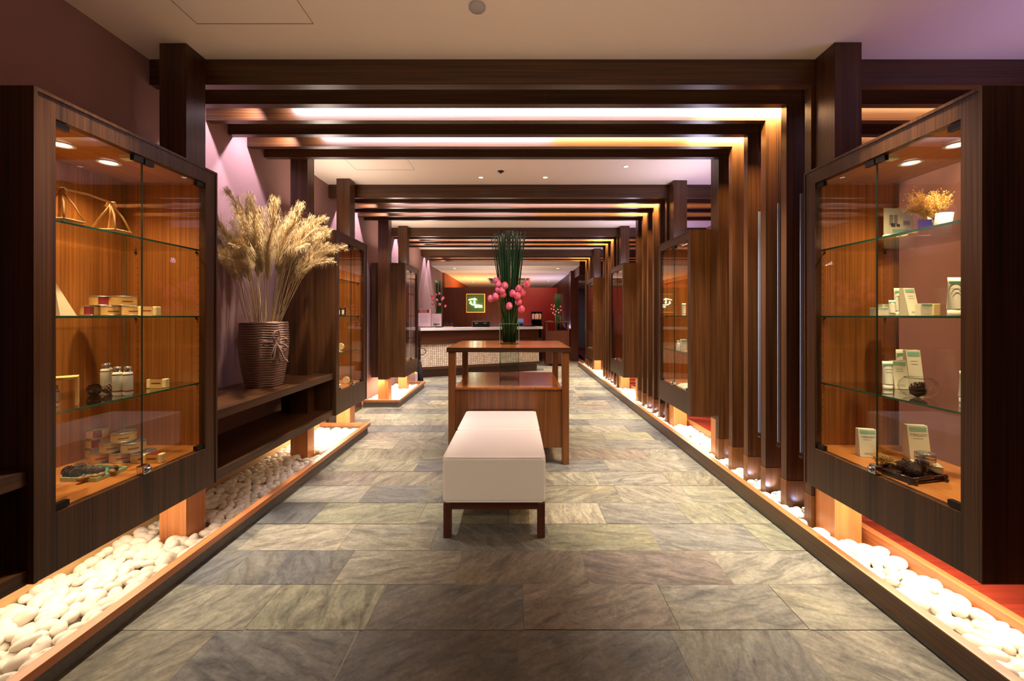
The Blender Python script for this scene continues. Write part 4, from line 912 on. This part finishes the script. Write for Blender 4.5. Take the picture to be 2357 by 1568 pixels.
# ------------------------------------------------------------------ crystal rods between the fins
for gi, g in enumerate(G0[:2]):
    for k in range(3):
        y = g+DB*k+.14+(.0 if k else 0); t = thing('hanging_crystal', f'thin hanging acrylic rod with crystal drop in gap {["one", "two", "three"][k]} of the {SET[gi]} fins', 'pendant', (1.795, y, 0), group='hanging crystal rods')
        t['label'] = f'thin hanging acrylic rod with crystal drop behind the {ORD[k]} fin of the {SET[gi]} set'
        box('acrylic_strip', M['acrylic'], -.008, .008, -.003, .003, .44, 2.068, t); MB().tube([(0, 0, 2.068), (0, 0, ZC-.001)], .0008, 4).obj('wire', M['black'], t)
        MB().lathe([(.002, .40), (.014, .412), (.016, .425), (.008, .438), (.003, .445)], 8).obj('crystal_drop', M['crystal'], t)
for gi, g in enumerate(G0[:3]):
    for k, (e, x) in enumerate(((.5, 1.83), (1.3, 1.79), (.7, 1.79), (0, 0), (.25, 1.85))):
        if not e: continue
        y = g+DB*(k+1)-.055
        t = thing('uplight', f'tiny blue uplight among pebbles in front of fin {["two", "three", "four", "five", "six"][k]} of the {SET[gi]} set', 'lamp', (x, y, .075)); t['label'] = f'tiny blue uplight at the foot of the {ORD[k+1]} fin of the {SET[gi]} set'; t['group'] = 'tiny blue uplights between the fins'
        MB().lathe([(.010, -.02), (.012, 0), (.009, .004)], 14).obj('housing', M['chrome'], t); MB().lathe([(.008, .0045), (.001, .006)], 12, caps=False).obj('lens', plain('blue_lens', (0, 0, 1, 1), emit=(.3, .4, 1, 1), estr=12) if gi+k == 0 else bpy.data.materials['blue_lens'], t)
        light('SPOT', 'blue_beam', (0, .0, .012), 2.0*e, BLUE, rot=(PI-.75, 0, 0), parent=t, spot_size=1.5, spot_blend=1, shadow_soft_size=.01)

# ------------------------------------------------------------------ ceiling fittings
for (px, py, nm) in ((1107, 408, 'left of the two in the middle ceiling bay'), (1255, 408, 'right of the two in the middle ceiling bay'), (1441, 383, 'rightmost in the middle ceiling bay')):
    d = (ZC-H)*F/(CY-py); x = (px-CX)*d/F; t = thing('downlight', f'small round recessed downlight, {nm}', 'ceiling light', (x, d, ZC), group='recessed downlights')
    r = MB().lathe([(.034, -.001), (.034, -.004), (.026, -.005), (.024, -.001)], 24, caps=False).obj('ring', M['ring'], t); MB().lathe([(.023, -.003), (.001, -.002)], 20, caps=False).obj('lens', M['lampw'], t)
    light('SPOT', 'downlight_beam', (0, 0, -.012), 20, NEUT, parent=t, spot_size=1.9, spot_blend=.7, shadow_soft_size=.02)
for i, (px, py) in enumerate(((1046, 618), (1071, 637), (1089, 650), (1284, 618), (1262, 647))):
    d = (2.59-H)*F/(CY-py); x = (px-CX)*d/F; t = thing('downlight', f'recessed downlight in the lounge ceiling, {["front left", "middle left", "rear left", "front right", "rear right"][i]}', 'ceiling light', (x, d, 2.59), group='lounge downlights')
    MB().lathe([(.055, -.001), (.055, -.006), (.045, -.007), (.04, -.001)], 20, caps=False).obj('ring', M['ring'], t); MB().lathe([(.039, -.003), (.001, -.002)], 20, caps=False).obj('lens', M['lampw'], t)
t = thing('ceiling_sensor', 'round white sensor cap on the ceiling, top centre', 'sensor', (-.19, 2.055, ZC)); MB().lathe([(.041, 0), (.042, -.008), (.038, -.013), (.002, -.014)], 32, caps=False).obj('cap', plain('sensor_white', srgb(170, 160, 156), .5), t)
t = thing('sprinkler', 'dark sprinkler head in the middle ceiling bay', 'sprinkler', (-.157, 4.40, ZC)); MB().lathe([(.034, 0), (.034, -.005), (.012, -.008), (.01, -.022), (.002, -.024)], 20, caps=False).obj('head', M['black'], t)
for y1, nm in ((2.178, 'nearest ceiling bay'), (4.356, 'second ceiling bay')):
    m = MB(); x0, x1, y0 = -1.665, -1.055, y1-.61; g = .002
    m.box(x0, x1, y1-g, y1, ZC-.0015, ZC+.0).box(x0, x1, y0, y0+g, ZC-.0015, ZC).box(x0, x0+g, y0, y1, ZC-.0015, ZC).box(x1-g, x1, y0, y1, ZC-.0015, ZC)
    tag(m.obj('access_panel', M['dkink']), f'square access panel outline in the {nm}', 'ceiling panel')

# ------------------------------------------------------------------ reception counter
A, B = Vector((-2.0, 8.70, 0)), Vector((.578, 9.9, 0)); ang = math.atan2(B.y-A.y, B.x-A.x); Ln = (B-A).length
t = thing('reception_counter', 'long reception counter with white top and woven shell panel front', 'counter', A, (0, 0, ang))
box('plinth', M['dark_x'], .04, Ln-.06, .05, .35, 0, .17, t)
box('ledge', M['wx'], 0, Ln+.02, -.03, .35, .171, .225, t)
MB().box(.02, Ln-.03, .0, .012, .226, .70).obj('woven_panel', M['weave'], t)
box('core', M['dark_x'], .02, Ln-.03, .0125, .35, .226, .985, t)
box('band', M['wx'], 0, Ln+.02, -.03, .0115, .701, .77, t); box('fascia', M['dark_x'], .02, Ln-.05, -.01, .0115, .771, .985, t)
ct = MB().box(0, Ln+.04, -.07, .37, .986, 1.045).obj('countertop', M['marble'], t, bevel=.004)
def onc(px, back=.2, z=1.0455):   # point on the countertop seen at image column px
    k = (px-CX)/F; n = Vector((-math.sin(ang), math.cos(ang), 0)); P0 = A+n*back; dv = (B-A).normalized()
    s = (k*P0.y-P0.x)/(dv.x-k*dv.y); q = P0+dv*s; return Vector((q.x, q.y, z))
def sign_stand(px, w_, h_, label, head=None, pic=False):
    p = onc(px, .12); t = thing('sign_stand', label, 'sign', p, (0, 0, 0))
    MB().box(-w_/2-.01, w_/2+.01, -.006, .006, .0, h_+.02).obj('acrylic_holder', M['glass'], t); MB().box(-w_/2-.02, w_/2+.02, -.04, .04, 0, .012).obj('foot', M['vase'], t)
    s_ = MB().box(-w_/2, w_/2, -.010, -.007, .03, h_).obj('poster', M['paper'], t)
    if head:
        MB().box(-w_/2, w_/2-.03, -.012, -.0105, h_-.085, h_-.01).obj('header_band', M['maroon'], s_)
        text('KHU VỰC', .034, M['pack'], s_, (-.02, -.0125, h_-.032), (PI/2, 0, 0)); text('MASSAGE', .034, M['pack'], s_, (-.02, -.0125, h_-.065), (PI/2, 0, 0))
    for k in range(7): MB().box(-w_*.38, w_*(.25+.05*(k % 3)), -.0115, -.0105, h_*.66-k*.027, h_*.66-k*.027+.005).obj('text_line', M['ink'], s_)
    if pic: MB().box(-w_*.3, w_*.05, -.0115, -.0105, .05, .085).box(w_*.08, w_*.3, -.0115, -.0105, .06, .08).obj('printed_picture', M['dkink'], s_)
sign_stand(977, .27, .40, 'taller poster stand headed with a maroon band, left end of the counter', head=True)
sign_stand(1005, .21, .30, 'shorter pink poster stand in front of the counter vase', pic=True)
p = onc(1010, .24); glass_vase(p, .13, .32, 'square glass vase on the reception counter behind the poster stands')
bd = [(-.12, .60, -.05), (-.05, .70, -.06), (.02, .72, -.06), (-.14, .66, -.04), (-.03, .58, -.08), (.08, .60, -.06), (.10, .63, -.03), (-.12, .50, -.05), (.03, .49, -.08), (.15, .45, -.04)]
arrangement((p.x, p.y, p.z+.012), 0, 1.02, .04, .11, 60, 9, 'bundle of green reeds in the vase on the reception counter', bd, 'pink lotus bud in the reed arrangement on the reception counter', 'lotus buds on the reception counter', rd=.004, bs=.85)
t = thing('bottle_rack', 'small wooden rack under the four dark blue bottles on the counter', 'rack', onc(1032, .12)); MB().box(-.10, .10, -.03, .03, 0, .022).obj('block', M['bamboo'], t)
for k, nm in enumerate(('leftmost', 'second from left', 'third from left', 'rightmost')):
    q = onc(1032, .12); b = thing('oil_bottle', f'{nm} of the four dark blue bottles on the counter rack', 'bottle', (q.x-.072+.048*k, q.y, q.z+.0225), group='dark blue bottles on the counter'); MB().lathe([(.017, 0), (.018, .003), (.018, .045), (.008, .055)], 14).obj('body', M['blue'], b); MB().lathe([(.008, .056), (.009, .07), (.003, .09)], 10).obj('cap', M['blk'], b)
p = onc(1108, .22); t = thing('printer', 'dark desktop printer standing behind the counter top', 'printer', p); MB().box(-.20, .20, -.1, .1, 0, .135).obj('case', M['black'], t, bevel=.006)
MB().box(-.20, .20, -.104, -.101, .115, .13).box(-.20, -.19, -.104, -.101, .01, .115).box(.19, .2, -.104, -.101, .01, .115).obj('silver_trim', M['silver'], t); MB().box(-.14, -.07, -.103, -.1005, .07, .10).box(.06, .13, -.103, -.1005, .07, .10).obj('lit_panel', M['silver'], t); MB().box(-.05, .05, -.106, -.101, .08, .10).obj('paper_slot', M['blk'], t)
p = onc(1194, .22); t = thing('card_machine', 'blue grey office machine with sloped lid behind the lotus stems', 'machine', p); m = MB(); m.add([(-.12, -.1, 0), (.12, -.1, 0), (.12, .1, 0), (-.12, .1, 0), (-.12, -.1, .1), (.12, -.1, .1), (.11, .1, .19), (-.11, .1, .19)], [(3, 2, 1, 0), (4, 5, 6, 7), (0, 1, 5, 4), (2, 3, 7, 6), (1, 2, 6, 5), (3, 0, 4, 7)]); m.obj('case', M['bluegrey'], t, bevel=.008)
MB().box(-.1, .1, -.104, -.1005, .02, .06).obj('paper_slot', M['blk'], t)
p = onc(1213, .14); t = thing('flower_tray', 'black tray of purple orchid flowers at the right end of the counter', 'tray', p); MB().box(-.17, .2, -.05, .05, 0, .02).obj('tray_body', M['blk'], t); m = MB(); rr = random.Random(5)
for k in range(26):
    x, y = rr.uniform(-.2, .1), rr.uniform(-.04, .04); zc = .03+rr.uniform(0, .03)
    for e in range(5): a = e*1.256+k; m.add([(x, y, zc), (x+.022*math.cos(a-.4), y+.022*math.sin(a-.4), zc+.008), (x+.03*math.cos(a), y+.03*math.sin(a), zc+.004), (x+.022*math.cos(a+.4), y+.022*math.sin(a+.4), zc+.008)], [(0, 1, 2, 3)])
m.obj('blossoms', M['purple'], t)
# file rack with books against the red wall
t = thing('book_rack', 'dark shelf unit with a row of pale books in front of the red wall', 'bookcase', ((1235-CX)*11.9/F, 11.9, 0)); MB().box(-.16, .16, .12, .14, .0, 1.42).box(-.16, -.14, -.1, .12, 0, 1.42).box(.14, .16, -.1, .12, 0, 1.42).box(-.14, .14, -.1, .12, 1.40, 1.42).box(-.14, .14, -.1, .12, 1.18, 1.20).box(-.14, .14, -.1, .12, .98, 1.0).box(-.14, .14, -.1, .12, 0, .04).obj('case', M['blk'], t)
for k in range(10):
    b = box('book', M[('paper', 'pack', 'maroon', 'paper', 'kraft')[k % 5]], ((1235-CX)*11.9/F)-.135+k*.027, ((1235-CX)*11.9/F)-.111+k*.027, 11.82, 11.98, 1.2005, 1.20+.15+.01*(k % 3)); tag(b, 'thin book in the row on the dark shelf unit by the red wall', 'book', 'books on the dark shelf unit')
# side table at the right end
tx = (1281-CX)*11/F; t = thing('side_table', 'dark side table with a glass vase through its top, in front of the red wall', 'table', (tx, 11, 0))
MB().box(-.31, -.075, -.25, .25, 1.125, 1.144).box(.075, .31, -.25, .25, 1.125, 1.144).box(-.075, .075, -.25, -.075, 1.125, 1.144).box(-.075, .075, .075, .25, 1.125, 1.144).obj('tabletop', M['dark_x'], t)
for x in (-.30, .26):
    for y in (-.24, .20): box('leg', M['dark_z'], x, x+.04, y, y+.04, 0, 1.124, t)
box('cabinet_body', M['dark_z'], -.255, .255, -.23, .23, .08, .91, t)
glass_vase((tx+.03, 11, .911), .135, .38, 'square glass vase standing through the side table')
bd = [(-.16, .66, -.05), (-.09, .65, -.05), (-.11, .61, -.05), (.07, .62, -.05), (-.17, .56, -.05), (-.11, .54, -.06), (.0, .54, -.06), (.08, .52, -.04), (-.05, .49, -.07), (.02, .46, -.07), (-.13, .45, -.05), (-.08, .41, -.06)]
arrangement((tx+.03, 11, .92), 0, .97, .035, .13, 50, 19, 'bundle of dark green reeds in the side table vase', bd, 'pink lotus bud in the reed arrangement on the side table', 'lotus buds on the side table', rd=.004, bs=.55)
t = thing('serving_plate', 'pale plate with small items on the side table', 'plate', (tx-.2, 10.86, 1.1445)); MB().lathe([(.05, 0), (.095, .012), (.09, .012), (.045, .004)], 24, caps=True).obj('plate_disc', M['bamboo'], t); MB().box(-.03, .02, -.02, .02, .013, .035).obj('napkin', M['blk'], t)
# illuminated sign
sx, sz, sy = (1094.5-CX)*12.33/F, H-(698-CY)*12.33/F, 12.33; t = thing('wall_sign', 'square green illuminated spa sign on the brown wall behind reception', 'sign', (sx, sy, sz)); hw = .263
MB().box(-hw, hw, -.02, .0, -hw, hw).obj('panel', M['grn'], t, bevel=.002); MB().box(-hw-.012, hw+.012, .03, .055, -hw-.012, hw+.012).obj('back_light', M['halo'], t)
def sp(u, v): return ((u-832)/1070*2*hw, -.034, -(v-840)/1070*2*hw)     # zoomed sign pixels
lg = MB()
for pts, r in (([(425, 650), (560, 610), (720, 585), (830, 590), (905, 635)], .011), ([(775, 560), (772, 650), (775, 800)], .014), ([(735, 570), (820, 570)], .012), ([(730, 815), (830, 815)], .014), ([(775, 830), (772, 920)], .006),
               ([(490, 830), (570, 835)], .014), ([(560, 810), (585, 905), (730, 950), (960, 955), (1225, 1000)], .012)):
    lg.tube([sp(*q) for q in pts], r, 8)
lg.lathe([(.002, -.016), (.014, -.009), (.016, 0), (.014, .009), (.002, .016)], 12, sp(548, 748))
lg.obj('neon_logo', M['neon'], t)
text('SEN SPA', .062, M['neon'], t, (sp(1020, 1070)[0], -.034, sp(1020, 1075)[2]), (PI/2, 0, 0), 'neon_lettering')
# white box with packs and black bag by the far left cabinet
t = thing('storage_box', 'white box of red and yellow packets on the floor behind the far left cabinet', 'box', (-2.05, 7.83, 0)); MB().box(-.02, .18, -.06, .12, 0, .22).obj('carton_body', M['paper'], t)
for k, (nm, mt) in enumerate((('red_packet', 'redp'), ('red_packet', 'redp'), ('yellow_packet', 'yellow'))): MB().box(-.015+k*.062, .04+k*.062, -.05, .06, .2205, .40).obj(nm, M[mt], t)
t = thing('umbrella', 'black folded umbrella with a curved handle leaning at the left end of the counter', 'umbrella', (-1.85, 8.05, 0)); t.scale = (1, 1, .87); MB().lathe([(.05, 0), (.07, .05), (.055, .25), (.025, .48), (.01, .52)], 14).obj('folded_canopy', M['blk'], t)
MB().tube([(0, 0, .5), (-.01, 0, .62)]+[(.03+.085*math.cos(a), 0, .70+.075*math.sin(a)) for a in [PI*1.15-k*PI*1.75/14 for k in range(15)]], .008, 7).obj('curved_handle', M['blk'], t)
# lit cove on the wall at the front of the far left bed
light('AREA', 'bed_glow', (-2.0, 5.98, .37), 3, WARM, size=.2)
